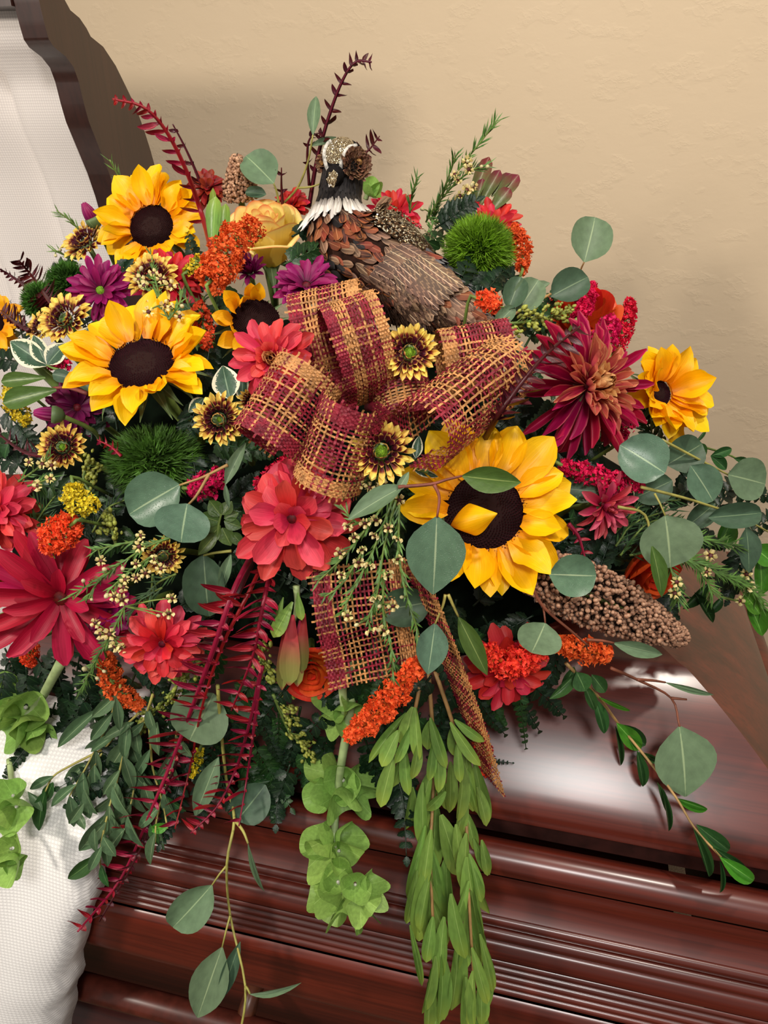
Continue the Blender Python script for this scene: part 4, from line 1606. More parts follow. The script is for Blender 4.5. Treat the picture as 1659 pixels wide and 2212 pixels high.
# ------------------------------------------------------------------ roses
rose('yellow rose with red petal edges at the top left of the bird', 572, 462, 80, 'rose_y', .02, .62, .03, 1, h=1.75)
rose('orange rose behind the spidery chrysanthemum at right', 1262, 650, 78, 'rose_o', -.1, .62, .0, 2, h=1.7)
rose('orange rose lying under the round eucalyptus leaves near the sorghum', 1418, 1255, 64, 'rose_o', .25, -.55, .0, 3, h=1.4)
rose('orange rose partly covered by the ribbon tail and red cone', 672, 1462, 58, 'rose_o', .1, -.25, .012, 4, h=1.0)
rose('orange rose cut by the left edge below the coral chrysanthemum', -22, 1262, 50, 'rose_o', .2, .1, .0, 5, h=1.2)

# ------------------------------------------------------------------ fluffy green balls
fluff_ball('bright green fluffy dianthus ball right of the bird', 1034, 545, 84, 'moss', lift=-.005, n=4200, seed=1)
fluff_ball('dark green fluffy dianthus ball behind the magenta daisy', 150, 612, 52, 'moss_dark', lift=-.01, n=1800, seed=2)
fluff_ball('dark green fluffy dianthus ball at far left above the small sunflower', 92, 652, 48, 'moss_dark', lift=-.01, n=1600, seed=3)
fluff_ball('mossy dianthus tuft, coloured dark for shade, under the wide left sunflower', 335, 1000, 118, 'moss_dark', lift=-.012, sq=(1.0, .75, .6), n=2600, seed=4, length=.5, cat='moss', wid=.0013)

# ------------------------------------------------------------------ plumes
OG, MG, YG = 'orange plume flowers', 'magenta plume flowers', 'yellow plume flowers'
plume('orange plume leaning against the yellow rose', [(452, 612), (478, 570), (505, 520), (552, 488)], 40, 'org_fl', .055, 1, group=OG, taper=(.7, 1, .95, .6))
plume('orange plume right of the bright green dianthus ball', [(1128, 582), (1126, 530), (1108, 488)], 20, 'org_fl', -.01, 2, group=OG)
plume('small orange plume under the bright green dianthus ball', [(1028, 645), (1058, 650), (1072, 668)], 22, 'org_fl', .02, 3, group=OG)
plume('long orange plume hanging below the ribbon tail', [(905, 1432), (850, 1500), (800, 1555), (752, 1594)], 31, 'org_fl', .045, 4, group=OG, stem='stem_orange')
plume('orange plume over the coral flower above the casket lid', [(1045, 1400), (1095, 1435), (1130, 1425), (1172, 1404)], 33, 'org_fl', .05, 5, group=OG, stem='stem_orange', ext=.09)
plume('orange plume pointing right over the casket lid beside the round leaf', [(1205, 1392), (1240, 1398), (1285, 1412), (1318, 1412)], 26, 'org_fl', .045, 6, group=OG, stem='stem_orange')
plume('orange plume above the big crimson chrysanthemum at left', [(160, 1130), (128, 1152), (100, 1185)], 36, 'org_fl', .055, 7, group=OG)
plume('orange plume curving down below the waxflower at lower left', [(228, 1415), (245, 1478), (305, 1528)], 25, 'org_fl', .03, 8, group=OG)
plume('small orange plume under the crimson petals at left', [(72, 1388), (62, 1412), (70, 1435)], 18, 'org_fl', .01, 9, group=OG)
plume('orange plume at the left edge under the crimson petals', [(4, 1335), (8, 1385)], 20, 'org_fl', .01, 10, group=OG)
plume('orange plume behind the end of the narrow ribbon tail', [(1022, 1555), (1046, 1620), (1048, 1672)], 16, 'org_fl', .02, 11, group=OG)
plume('shaded rust orange plume behind the half-curled sunflower', [(428, 660), (440, 705), (448, 750)], 20, 'org_fl', .0, 12, group=OG, dens=.6)
plume('magenta plume between the salmon chrysanthemum and the bow', [(560, 1062), (615, 1035), (655, 985)], 40, 'mag_fl', .02, 13, group=MG)
plume('magenta plume left of the salmon chrysanthemum', [(410, 1055), (448, 1050), (478, 1018)], 27, 'mag_fl', .01, 14, group=MG)
plume('magenta plume stretching right over the wet round eucalyptus leaves', [(1212, 1005), (1290, 1030), (1390, 1052)], 22, 'mag_fl', .03, 15, group=MG)
plume('magenta plume in front of the orange rose at right', [(1245, 690), (1262, 660), (1280, 615)], 18, 'mag_fl', .02, 16, group=MG)
plume('tallest magenta plume at right against the wall', [(1318, 770), (1345, 715), (1362, 650)], 21, 'mag_fl', .0, 17, group=MG, dens=.8)
plume('magenta plume between the orange rose and the right sunflower', [(1290, 760), (1312, 722), (1318, 690)], 26, 'mag_fl', .015, 31, group=MG, dens=.8)
plume('magenta plume behind the spidery chrysanthemum and the right sunflower', [(1335, 950), (1350, 905), (1345, 880)], 22, 'mag_fl', .01, 18, group=MG)
plume('small magenta plume beside the variegated leaves', [(105, 790), (125, 780), (150, 790)], 13, 'mag_fl', .025, 19, group=MG)
plume('yellow plume above the orange plume at left', [(158, 1045), (165, 1085), (208, 1090)], 26, 'yel_fl', .05, 20, group=YG)
plume('yellow plume at the left edge below the long green leaves', [(22, 828), (30, 870), (60, 915)], 20, 'yel_fl', .025, 21, group=YG, dens=.7)
plume('small yellow plume between the hanging red comb leaves', [(432, 1620), (425, 1655), (418, 1680)], 11, 'yel_fl', .01, 22, group=YG)
plume('small yellow plume right of the upper left sunflower', [(402, 590), (418, 572), (432, 555)], 14, 'yel_fl', .02, 23, group=YG, dens=.6)
bud_spray('spray of small green buds crossing the upper end of the hanging red leaves', [(440, 1420), (365, 1500), (300, 1575)], 34, .02, 24, 170)
bud_spray('spray of small green buds hanging beside the bells of ireland', [(590, 1500), (625, 1580), (672, 1625)], 44, .02, 25, 150, size=.0019)
bud_spray('spray of small green buds beside the red cone', [(575, 1370), (565, 1430), (590, 1460)], 26, .02, 26, 80)
bud_spray('spray of small yellow green buds left of the orange rose at right', [(1095, 700), (1165, 690), (1245, 665)], 34, .015, 27, 160)
bud_spray('spray of small yellow green buds above the yellow plume at left', [(200, 1075), (180, 1030), (200, 1000)], 34, .02, 28, 80)
bud_spray('spray of small green buds in the shade above the waxflower at left', [(250, 1175), (240, 1140), (235, 1110)], 28, .015, 29, 60)

# ------------------------------------------------------------------ sorghum
sorghum('large brown sorghum seed head lying over the casket lid', [(1140, 1225), (1240, 1270), (1330, 1310), (1400, 1345), (1472, 1378)], 66, .02, 1, n=2500, gs=.0020)
sorghum('brown sorghum seed head standing behind the yellow rose', [(520, 425), (515, 390), (510, 338)], 36, -.02, 2, taper=(1, 1, .8, .5, .25), n=700, gs=.0020)
# ------------------------------------------------------------------ silver dollar eucalyptus
EG = 'silver dollar eucalyptus branches'


def euc(label, stems, leaves, **kw):
    kw.setdefault('stem_mat', 'stem_yellow')
    return branch('eucalyptus_branch', label, 'eucalyptus', stems, leaves, EG, **kw)


euc('eucalyptus sprig with one round leaf standing behind the yellow rose', [[(602, 440), (598, 415), (591, 396)]], [(591, 396, 528, 326, 78, dict(tilt=.1)), (575, 420, 527, 412, 26, dict(mat='euc_dark'))], lift=.0)
euc('eucalyptus sprig with a tall narrow leaf left of the bird\'s head', [[(612, 440), (643, 405), (665, 350), (676, 291)], [(643, 406), (670, 404), (694, 396)]],
    [(676, 291, 681, 190, 29), (672, 316, 744, 291, 17), (690, 398, 720, 388, 14, dict(mat='euc_dark'))], kind='willow', lift=-.02)
euc('eucalyptus branch rising to a single round leaf against the wall', [[(1112, 678), (1170, 646), (1240, 604), (1262, 566)]],
    [(1262, 566, 1292, 459, 90), (1190, 640, 1277, 592, 72, dict(mat='euc_dark')), (1118, 672, 1168, 598, 66), (1098, 668, 1128, 592, 52, dict(mat='euc_dark')), (1112, 662, 1070, 702, 34), (1188, 612, 1112, 652, 26, dict(tilt=.6))], lift=.02, stem_mat='stem_tan')
euc('eucalyptus fork laying leaves across the largest sunflower', [[(860, 1052), (930, 1046), (965, 1036), (998, 1028)], [(938, 1047), (949, 1075), (944, 1118)]],
    [(998, 1028, 1131, 1046, 58, dict(mat='olive', kind='drop', tilt=.2)), (944, 1116, 937, 1290, 130, dict(mat='euc_wet', kind='drop')), (872, 1050, 744, 1116, 46, dict(kind='drop', tilt=.4)), (858, 1062, 884, 1018, 20, dict(kind='drop'))], lift=.085, stem_mat='stem_red')
euc('eucalyptus pair of oval leaves below the largest sunflower', [[(968, 1284), (980, 1310), (990, 1332)], [(962, 1284), (956, 1310), (940, 1348)]],
    [(990, 1332, 1057, 1466, 44, dict(mat='olive', kind='drop')), (940, 1346, 925, 1463, 70, dict(mat='euc_wet', kind='drop')), (930, 1300, 816, 1322, 84, dict(mat='euc_dark', up=-.03))], lift=.055)
euc('eucalyptus branch trailing over the casket lid ending in one large leaf', [[(1150, 1268), (1175, 1312), (1230, 1360), (1272, 1396)], [(1268, 1382), (1300, 1384), (1326, 1389)], [(1320, 1443), (1376, 1468), (1450, 1508), (1468, 1570)], [(1376, 1468), (1410, 1470), (1437, 1474)], [(1450, 1508), (1484, 1511)]],
    [(1186, 1240, 1296, 1246, 92, dict(mat='euc_wet')), (1178, 1346, 1150, 1414, 98, dict(mat='euc', stalk=(1174, 1312))), (1326, 1389, 1447, 1421, 34, dict(kind='willow')), (1468, 1569, 1492, 1734, 136, dict(kind='drop')), (1437, 1474, 1560, 1510, 14, dict(kind='willow'))], lift=.06, stem_mat='stem_red')
euc('eucalyptus branch with a fan of round leaves at the right edge', [[(1385, 1052), (1500, 1082), (1600, 1118), (1680, 1160)], [(1430, 950), (1520, 998), (1572, 1025)], [(1335, 1095), (1393, 1112), (1408, 1182)]],
    [(1436, 1022, 1344, 958, 108, dict(mat='euc_wet', up=.01)), (1440, 1004, 1526, 956, 80, dict(mat='euc_dark', up=-.012)), (1492, 1006, 1549, 1084, 76, dict(mat='euc_wet', up=.006)), (1572, 1025, 1664, 1046, 92, dict()),
     (1452, 1038, 1374, 1076, 66, dict(mat='euc_dark', up=-.02)), (1437, 1114, 1456, 1230, 136, dict(up=.012, stalk=(1414, 1066))), (1530, 1118, 1660, 1108, 56, dict(mat='euc_dark', up=-.005)), (1544, 1088, 1488, 1138, 50, dict(mat='euc_dark', up=-.008)),
     (1408, 1180, 1442, 1298, 36, dict(mat='olive', kind='willow', up=.03)), (1612, 1140, 1626, 1240, 52, dict(mat='euc_dark', kind='drop', up=.01)), (1296, 1062, 1210, 1054, 56, dict(mat='euc_dark', up=-.01))], lift=.04)
euc('eucalyptus fork with two wet leaves over the mossy tuft', [[(492, 1004), (440, 1030), (388, 1048)], [(452, 1024), (425, 1070), (405, 1092)]],
    [(388, 1047, 268, 1112, 116, dict(mat='euc_wet', kind='round')), (405, 1088, 386, 1174, 122, dict(mat='euc_wet', up=.008)), (487, 1046, 528, 950, 28, dict(kind='willow')), (487, 1046, 493, 1100, 13, dict(kind='willow'))], lift=.05, stem_mat='stem_tan')
euc('eucalyptus sprig with dark leaves under the salmon chrysanthemum', [[(500, 1190), (460, 1195), (440, 1200)]], [(440, 1198, 446, 1338, 92, dict(mat='euc_dark')), (499, 1198, 470, 1285, 26, dict(kind='willow'))], lift=.01)
euc('eucalyptus strand hanging in front of the casket side', [[(470, 1480), (478, 1580), (490, 1690), (506, 1770), (490, 1866), (497, 1976), (530, 2130), (518, 2240)], [(506, 1770), (525, 1795), (536, 1822)]],
    [(458, 1912, 364, 2020, 82, dict(stalk=(491, 1868), kind='round')), (480, 2046, 418, 2222, 82, dict(stalk=(497, 1978), kind='drop')), (519, 2034, 468, 2180, 34, dict(mat='euc_dark', kind='drop')), (540, 2147, 652, 2140, 15, dict(kind='willow', stalk=(530, 2130))),
     (536, 1822, 567, 1946, 13, dict(kind='willow')), (512, 1772, 572, 1700, 84, dict(mat='euc_dark', up=-.01)), (472, 1636, 414, 1776, 48, dict(kind='drop')), (462, 1498, 402, 1608, 128, dict(up=-.012)), (500, 1500, 585, 1540, 60, dict(mat='euc_dark', up=-.012))], lift=.03, r=.0017)

# ------------------------------------------------------------------ leucadendron and other long leaves
lv = [(892, 1527, 868, 1620, 32), (861, 1578, 819, 1660, 28), (851, 1632, 816, 1752, 30), (870, 1618, 856, 1708, 22), (929, 1557, 918, 1623, 22), (932, 1662, 903, 1765, 24), (942, 1736, 935, 1905, 36), (922, 1861, 904, 2055, 44),
      (932, 1915, 940, 2080, 32), (952, 1760, 1000, 1904, 42), (979, 1567, 987, 1642, 30), (1006, 1621, 1016, 1765, 32), (1026, 1648, 1053, 1792, 32), (1000, 1648, 1003, 1785, 26), (972, 1645, 979, 1765, 26), (1010, 1851, 1026, 2062, 36),
      (1013, 1844, 1048, 1960, 22), (918, 1783, 878, 1957, 20), (962, 1709, 922, 1758, 24), (982, 1554, 1047, 1610, 20), (878, 1540, 786, 1650, 16), (1040, 1814, 1058, 1900, 20), (989, 2022, 990, 2204, 38), (1036, 2110, 1048, 2230, 28), (933, 2090, 942, 2175, 32),
      (885, 1998, 918, 2147, 14), (1012, 1922, 1028, 2116, 30), (1036, 2017, 1074, 2160, 20), (1024, 1811, 1057, 1900, 20), (965, 1850, 960, 2010, 30), (975, 1930, 1000, 2090, 32), (955, 2060, 965, 2230, 30), (1005, 2110, 1015, 2260, 30), (890, 1700, 886, 1800, 22),
      (905, 1600, 896, 1690, 22), (945, 1610, 955, 1720, 24), (915, 1690, 905, 1850, 26), (900, 1880, 882, 2010, 24), (985, 1780, 995, 1880, 24), (1030, 1700, 1060, 1790, 22), (960, 1980, 942, 2130, 28), (925, 2120, 935, 2240, 28), (1045, 2060, 1060, 2200, 24)]
lv += [l[:5] for pth_ in ([(922, 1500), (936, 1600), (936, 1700), (930, 1850), (936, 2000), (945, 2180)], [(950, 1520), (985, 1590), (1004, 1720), (1010, 1850), (1016, 2000), (1030, 2200)], [(905, 1490), (890, 1560), (862, 1640)]) for l in auto_leaves(pth_, 38, 125, 22, 3, .30)]
R_ = random.Random(5)
lv = [l[:4] + (l[4] * 1.12,) + (dict(tilt=R_.uniform(-.6, .6), up=R_.uniform(-.012, .016)),) for l in lv]
branch('leucadendron_branch', 'long green leucadendron branches hanging down the casket side', 'foliage', [[(915, 1440, -.03), (890, 1560), (862, 1640)], [(925, 1440, -.03), (936, 1600), (936, 1700), (930, 1850), (936, 2000), (945, 2180)], [(940, 1450, -.03), (985, 1590), (1004, 1720), (1010, 1850), (1016, 2000), (1030, 2200)]], lv, None, 'stem_tan', 'blade', 'leuca', .035, .0020)
branch('leucadendron_branch', 'red tipped leucadendron leaves standing behind the bright green ball', 'foliage', [[(1040, 500), (1045, 470), (1052, 445)]],
       [(1008, 465, 1060, 328, 34), (1035, 448, 1083, 360, 28, dict(up=.006)), (1062, 425, 1106, 370, 26), (1056, 455, 1124, 370, 34, dict(up=.004)), (1060, 458, 1104, 402, 32, dict(up=.01)), (1075, 470, 1085, 430, 22, dict(mat='olive')), (1025, 455, 1045, 380, 24)], None, 'stem', 'lance', 'leuca_red', -.08, .002)
branch('leucadendron_branch', 'upright green leaves between the upper left sunflower and yellow rose', 'foliage', [[(470, 560), (468, 545), (466, 530)]],
       [(460, 550, 462, 415, 34), (486, 545, 484, 432, 26), (475, 548, 455, 395, 18, dict(up=-.006))], None, 'stem', 'lance', 'leuca', .01, .002)
branch('leucadendron_branch', 'broad olive leaves reaching to the left edge below the variegated leaves', 'foliage', [[(190, 850), (150, 838), (115, 838)]],
       [(122, 842, -4, 868, 48), (98, 816, -6, 822, 34), (176, 822, 108, 806, 30, dict(mat='euc_dark')), (205, 850, 150, 800, 30, dict(mat='euc_dark'))], None, 'stem_red', 'lance', 'olive', .03, .002)
branch('leucadendron_cone', 'red and green leucadendron cone left of the ribbon tail', 'foliage', [[(640, 1265), (642, 1300), (636, 1340)]],
       [(633, 1328, 622, 1488, 46, dict(up=.014)), (658, 1325, 650, 1460, 30, dict(up=.006)), (618, 1340, 606, 1498, 26), (648, 1340, 640, 1490, 30), (632, 1300, 588, 1380, 34, dict(mat='leuca', up=.02)), (643, 1280, 651, 1342, 20, dict(mat='leuca', up=.022)), (612, 1290, 598, 1340, 14, dict(mat='leuca'))],
       None, 'stem_pale', 'lance', 'leuca_cone', .02, .003, part='bract')
branch('variegated_pittosporum', 'variegated cream edged leaves at the left edge', 'foliage', [[(130, 800), (112, 794), (100, 788)]], [(102, 790, 12, 732, 58), (100, 786, 66, 720, 40, dict(up=.004)), (102, 788, 140, 738, 46, dict(up=.006)), (150, 760, 205, 700, 36, dict(up=-.01))], 'variegated leaf sprigs', 'stem', 'drop', 'pitto', .035)
branch('variegated_pittosporum', 'variegated cream edged leaves below the half-curled sunflower', 'foliage', [[(520, 900), (505, 880), (495, 862)]], [(497, 862, 478, 786, 62), (548, 800, 536, 726, 20), (565, 868, 520, 934, 24), (522, 866, 525, 800, 30, dict(up=-.01)), (440, 860, 405, 890, 26)], 'variegated leaf sprigs', 'stem', 'drop', 'pitto', .02)
branch('variegated_pittosporum', 'variegated cream edged leaf pair tucked right of the lower button flower', 'foliage', [[(925, 1020), (905, 1015), (893, 1012)]], [(895, 1016, 948, 1030, 18), (898, 990, 906, 940, 24, dict(mat='pitto'))], 'variegated leaf sprigs', 'stem', 'drop', 'pitto', .04)
branch('hydrangea_bracts', 'olive green bracts between the wet leaves and salmon chrysanthemum', 'foliage', [[(470, 1160), (472, 1135), (478, 1110)]],
       [(478, 1115, 450, 1080, 36), (480, 1112, 500, 1082, 30), (476, 1128, 428, 1112, 34), (476, 1135, 440, 1175, 34), (480, 1140, 498, 1180, 36), (484, 1125, 522, 1140, 30), (470, 1150, 425, 1200, 30), (500, 1150, 525, 1180, 26), (484, 1120, 515, 1108, 26)], None, 'stem', 'drop', 'olive', .015)
branch('ruscus_vine', 'green ruscus vine trailing down over the casket lid', 'foliage', [[(1222, 1432), (1290, 1502), (1335, 1562), (1400, 1642), (1460, 1722), (1500, 1788), (1558, 1852)]],
       [(1245, 1454, 1189, 1516, 26), (1246, 1452, 1268, 1497, 44, dict(up=.006)), (1278, 1457, 1312, 1500, 32, dict(up=-.006)), (1285, 1508, 1312, 1593, 28), (1292, 1505, 1370, 1541, 10, dict(mat='ruscus_bright')), (1332, 1562, 1392, 1628, 38, dict(mat='ruscus_bright', up=.006)), (1343, 1565, 1402, 1617, 34, dict(up=-.004)),
        (1329, 1568, 1348, 1664, 12), (1376, 1622, 1396, 1709, 24), (1380, 1625, 1430, 1650, 18), (1430, 1703, 1454, 1809, 11), (1457, 1723, 1539, 1757, 20, dict(mat='ruscus_bright')), (1497, 1787, 1546, 1912, 22), (1504, 1781, 1588, 1850, 38, dict(up=-.004)), (1555, 1851, 1642, 1916, 36, dict(mat='ruscus_bright', up=.006)),
        (1555, 1858, 1563, 1940, 8), (1540, 1830, 1625, 1893, 26), (1262, 1480, 1290, 1540, 24), (1240, 1440, 1215, 1500, 30), (1420, 1690, 1445, 1760, 14)], None, 'stem_tan', 'oval', 'ruscus', .035, .0016)
wl = [(213, 1532, 101, 1625, 22), (277, 1599, 226, 1679, 32), (280, 1599, 300, 1659, 24), (115, 1677, 52, 1708, 15), (98, 1707, 71, 1810, 32, dict(mat='ruscus')), (250, 1690, 240, 1739, 24), (189, 1717, 186, 1777, 24), (230, 1758, 170, 1861, 32), (236, 1741, 236, 1821, 20),
      (160, 1750, 190, 1790, 16, dict(kind='willowc')), (216, 1846, 132, 1914, 32, dict(mat='ruscus')), (219, 1869, 230, 1925, 18, dict(mat='ruscus')), (223, 1808, 247, 1858, 22), (270, 1643, 314, 1719, 26), (324, 1619, 280, 1699, 18), (351, 1694, 344, 1739, 18, dict(mat='ruscus_bright')),
      (365, 1781, 317, 1799, 24, dict(mat='ruscus_bright')), (115, 1690, 90, 1740, 26, dict(mat='ruscus')), (60, 1710, 100, 1750, 14, dict(kind='willowc')), (290, 1560, 210, 1600, 18), (255, 1500, 190, 1560, 22), (340, 1560, 330, 1640, 22), (245, 1700, 270, 1780, 20), (265, 1720, 255, 1800, 22), (310, 1690, 330, 1760, 20),
      (240, 1760, 275, 1830, 22), (205, 1790, 200, 1850, 18), (330, 1660, 370, 1720, 18, dict(mat='ruscus')), (355, 1720, 400, 1760, 20, dict(mat='ruscus')), (325, 1780, 340, 1830, 20, dict(mat='ruscus'))]
wl = [(l[:4] + (l[4] * 1.3,) + (dict(tilt=R_.uniform(-.5, .5), up=R_.uniform(-.01, .012)),)) if len(l) == 5 else l for l in wl]
WST = [[(330, 1500), (300, 1600), (290, 1700), (270, 1790)], [(260, 1480), (235, 1560), (190, 1650), (150, 1720)], [(385, 1560), (370, 1660), (340, 1760), (335, 1820)], [(300, 1540), (240, 1600), (190, 1680), (180, 1740)]]
for k_, w_ in enumerate(WST + [[(312, 1552), (277, 1600), (252, 1690), (232, 1760), (216, 1846)]]):
    wl += auto_leaves(w_, 26, 78, 24, 50 + k_, .6)
branch('willow_eucalyptus', 'narrow leaved greenery hanging over the white cloth at lower left', 'foliage', WST + [[(312, 1552), (277, 1600), (252, 1690), (232, 1760), (216, 1846), (222, 1905)], [(322, 1560), (330, 1660), (348, 1720), (362, 1790)], [(220, 1620), (160, 1650), (115, 1677), (98, 1710)]], wl, None, 'stem_yellow', 'willow', 'willow', .035, .0013)
branch('glossy_salal', 'dark glossy leaves at the right edge behind the eucalyptus fan', 'foliage', [[(1500, 960), (1580, 985), (1640, 1020)]],
       [(1535, 985, 1588, 968, 22), (1535, 985, 1575, 1015, 26), (1500, 962, 1530, 982, 26), (1585, 990, 1625, 1002, 16), (1500, 958, 1530, 925, 8)], None, 'stem', 'oval', 'ruscus', -.02, .0013)
branch('lemon_leaf', 'bright green leaves at the right edge beside the last waxflowers', 'foliage', [[(1560, 1290), (1600, 1300), (1640, 1310)]],
       [(1640, 1200, 1655, 1290, 50), (1610, 1290, 1660, 1380, 44), (1605, 1280, 1650, 1330, 40), (1625, 1180, 1680, 1220, 50), (1560, 1290, 1530, 1330, 20, dict(mat='fern')), (1500, 1280, 1550, 1350, 22, dict(mat='fern')), (1530, 1260, 1480, 1320, 26, dict(mat='fern')), (1555, 1060, 1500, 1040, 34), (1550, 1180, 1590, 1120, 44)], None, 'stem', 'oval', 'ruscus_bright', .0, .0013)

# ------------------------------------------------------------------ red comb leaf branches
comb_branch('tall crimson comb leaf branch curling over the open lid edge', [(458, 540), (438, 470), (405, 375), (360, 285), (310, 232), (243, 214)], 'comb', (41, 48), (1, .35), .05, 1, 8, stem_w=.0020, start=.15)
comb_branch('thin dark comb leaf sprig right of the tall crimson branch', [(448, 440), (425, 375), (398, 315), (373, 268)], 'comb_dark', (34, 25), (1, .3), -.02, 2, 7, stem_w=.0014, start=.1)
comb_branch('tall dark red comb leaf branch rising behind the bird\'s head', [(668, 445), (684, 350), (708, 260), (738, 178), (768, 134), (803, 134)], 'comb_dark', (27, 35), (.6, 1), -.03, 3, 7, stem_w=.0018, start=.12)
comb_branch('short dark comb leaf sprig crossing behind the tall branch', [(668, 400), (664, 330), (672, 296), (702, 284)], 'comb_dark', (32, 18), (.8, 1), -.03, 4, 7, stem_w=.0012)
comb_branch('short dark comb leaf tip right of the bird\'s head', [(768, 400), (785, 340), (802, 318), (820, 294)], 'comb_dark', (22, 29), (1, 1), -.05, 5, 7, stem_w=.0012)
comb_branch('dark comb leaf sprig standing over the yellow rose', [(610, 440), (608, 400), (608, 362)], 'comb_dark', (29, 21), (1, .8), -.01, 6, 7, stem_w=.0012)
comb_branch('blackish comb leaf branch reaching up to the left edge', [(122, 668), (100, 640), (72, 600), (40, 562)], 'comb_dark', (24, 48), (.8, 1), .03, 7, 7, stem_w=.002, start=.05)
comb_branch('blackish comb leaf branch lying flat to the left edge', [(118, 662), (70, 630), (30, 600), (-6, 578)], 'comb_dark', (32, 23), (.6, .6), .025, 8, 7, stem_w=.0018)
comb_branch('blackish comb leaf tip over the small left sunflower', [(62, 714), (30, 694), (-6, 664)], 'comb_dark', (27, 35), (.3, 1), .04, 9, 7, stem_w=.0018)
comb_branch('blackish red comb leaf branch in front of the spidery chrysanthemum', [(1040, 960, -.09), (1075, 900, -.02), (1120, 835), (1180, 765), (1252, 706)], 'comb_dark', (34, 52), (.5, 1), .105, 10, 11, .5, stem_w=.0019, start=.2)
HG = dict(side=(.25, 1))
comb_branch('longest crimson comb leaf branch hanging down to the white cloth', [(560, 1170, -.07), (505, 1275, -.01), (458, 1410), (392, 1590), (335, 1730), (262, 1895), (168, 2012)], 'comb', (40, 69), (.3, 1), .05, 11, 11, .30, stem_w=.0019, start=.16)
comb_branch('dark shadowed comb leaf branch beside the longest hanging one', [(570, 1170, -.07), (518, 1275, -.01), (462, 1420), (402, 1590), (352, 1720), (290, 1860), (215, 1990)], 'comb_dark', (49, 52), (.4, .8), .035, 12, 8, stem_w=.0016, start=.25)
comb_branch('crimson comb leaf branch second from the white cloth', [(590, 1170, -.07), (540, 1275, -.01), (478, 1400), (436, 1530), (412, 1650), (378, 1790)], 'comb', (40, 65), (.12, 1), .045, 13, 11, .30, stem_w=.0014, start=.2)
comb_branch('crimson comb leaf branch left of the red cone', [(600, 1180, -.07), (575, 1275, -.01), (560, 1350), (545, 1420), (500, 1535)], 'comb', (29, 63), (.6, 1), .05, 14, 11, stem_w=.0016, start=.1)
comb_branch('crimson comb leaf branch ending in a tangle of fine tips', [(566, 1440), (540, 1560), (510, 1660), (470, 1740), (412, 1800)], 'comb', (34, 58), (.35, 1), .045, 15, 10, .3, stem_w=.0014, start=.05)
comb_branch('crimson comb leaf branch nearest the bells of ireland', [(560, 1480), (548, 1580), (535, 1670), (516, 1785)], 'comb', (40, 54), (.15, 1), .045, 16, 10, .3, stem_w=.0013, start=.05)
comb_branch('tiny dark red comb leaf below the largest sunflower petals at right', [(1228, 1132), (1250, 1160), (1264, 1205)], 'comb', (22, 23), (1, .6), .05, 17, 7, stem_w=.0014)
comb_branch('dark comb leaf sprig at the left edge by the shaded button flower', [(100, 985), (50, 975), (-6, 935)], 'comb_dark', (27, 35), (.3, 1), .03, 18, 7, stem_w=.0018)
comb_branch('small crimson comb leaf tuft in the shade above the mossy tuft', [(262, 985), (240, 965), (210, 950)], 'comb', (17, 23), (.6, 1), .02, 19, 7, stem_w=.001)

# ------------------------------------------------------------------ waxflowers


def cr(x, y, ox, oy, s=2.9625):
    return ox + x / s, oy + y / s


def bl(lst, ox, oy, fy=-.2, seed=1, s=2.9625):
    R = random.Random(seed)
    return [cr(x, y, ox, oy, s) + (R.uniform(-.5, .5), fy + R.uniform(-.4, .4)) for x, y in lst]


waxflower('waxflower cluster hanging between the salmon chrysanthemum and largest sunflower', [[(850, 1065), (800, 1130), (745, 1200), (685, 1258)], [(850, 1075), (810, 1180), (775, 1250), (735, 1330)], [(855, 1080), (830, 1180), (815, 1280), (795, 1340)], [(862, 1090), (862, 1200), (880, 1290), (905, 1370)], [(830, 1230), (828, 1320), (845, 1400), (850, 1468)], [(800, 1120), (770, 1130), (735, 1090)], [(790, 1180), (740, 1260), (700, 1290)]],
          bl([(990, 280), (1130, 260), (1110, 340), (1300, 120), (1360, 190), (1360, 320), (1220, 570), (1330, 620), (1040, 680), (1190, 780), (1270, 775), (1300, 420), (1220, 70), (1210, 170), (1150, 90), (1040, 110), (1000, 420), (1180, 360), (1080, 180)], 400, 1100, -.5, 1), .06, 1, .8, 27, [(868, 1290), (820, 1310), (760, 1120), (770, 1350)], 19, nw=.0007)
waxflower('waxflower tips between the lower button flower and the hanging cluster', [[(740, 1080), (760, 1050), (800, 1035), (850, 1020)]], bl([(1030, 1440), (1120, 1440), (1180, 1460), (1260, 1440), (1370, 1540)], 400, 560, .2, 2), .05, 2, .8, 24, [], 18)
waxflower('waxflower sprig standing between the two left sunflowers', [[(365, 690), (345, 640), (330, 580), (325, 548)], [(365, 690), (385, 660), (395, 630)], [(345, 640), (315, 620), (300, 600)]],
          bl([(920, 640), (960, 720), (950, 810), (1090, 780), (1150, 840), (1060, 770), (1090, 640), (1030, 600), (980, 560), (890, 600)], 0, 400, .2, 3), .055, 3, .9, 24, [(393, 661), (310, 614), (305, 580)], 18)
waxflower('waxflower branch rising against the wall right of the bird', [[(920, 480), (955, 420), (1000, 355), (1040, 305), (1073, 260)], [(945, 440), (985, 395), (1020, 368), (1052, 358)], [(960, 455), (990, 430), (1020, 410)], [(885, 460), (890, 420), (902, 382)], [(955, 420), (975, 365), (985, 335)], [(925, 470), (950, 480), (980, 455)], [(925, 520), (935, 480), (940, 450)]],
          bl([(620, 440), (630, 490), (660, 600), (620, 620), (575, 660), (570, 720), (540, 700), (540, 520), (560, 560)], 800, 200, .1, 4), -.05, 4, 1.0, 24, [(1040, 360), (1053, 360), (1010, 348), (1020, 400), (912, 452)], 17, nw=.0007)
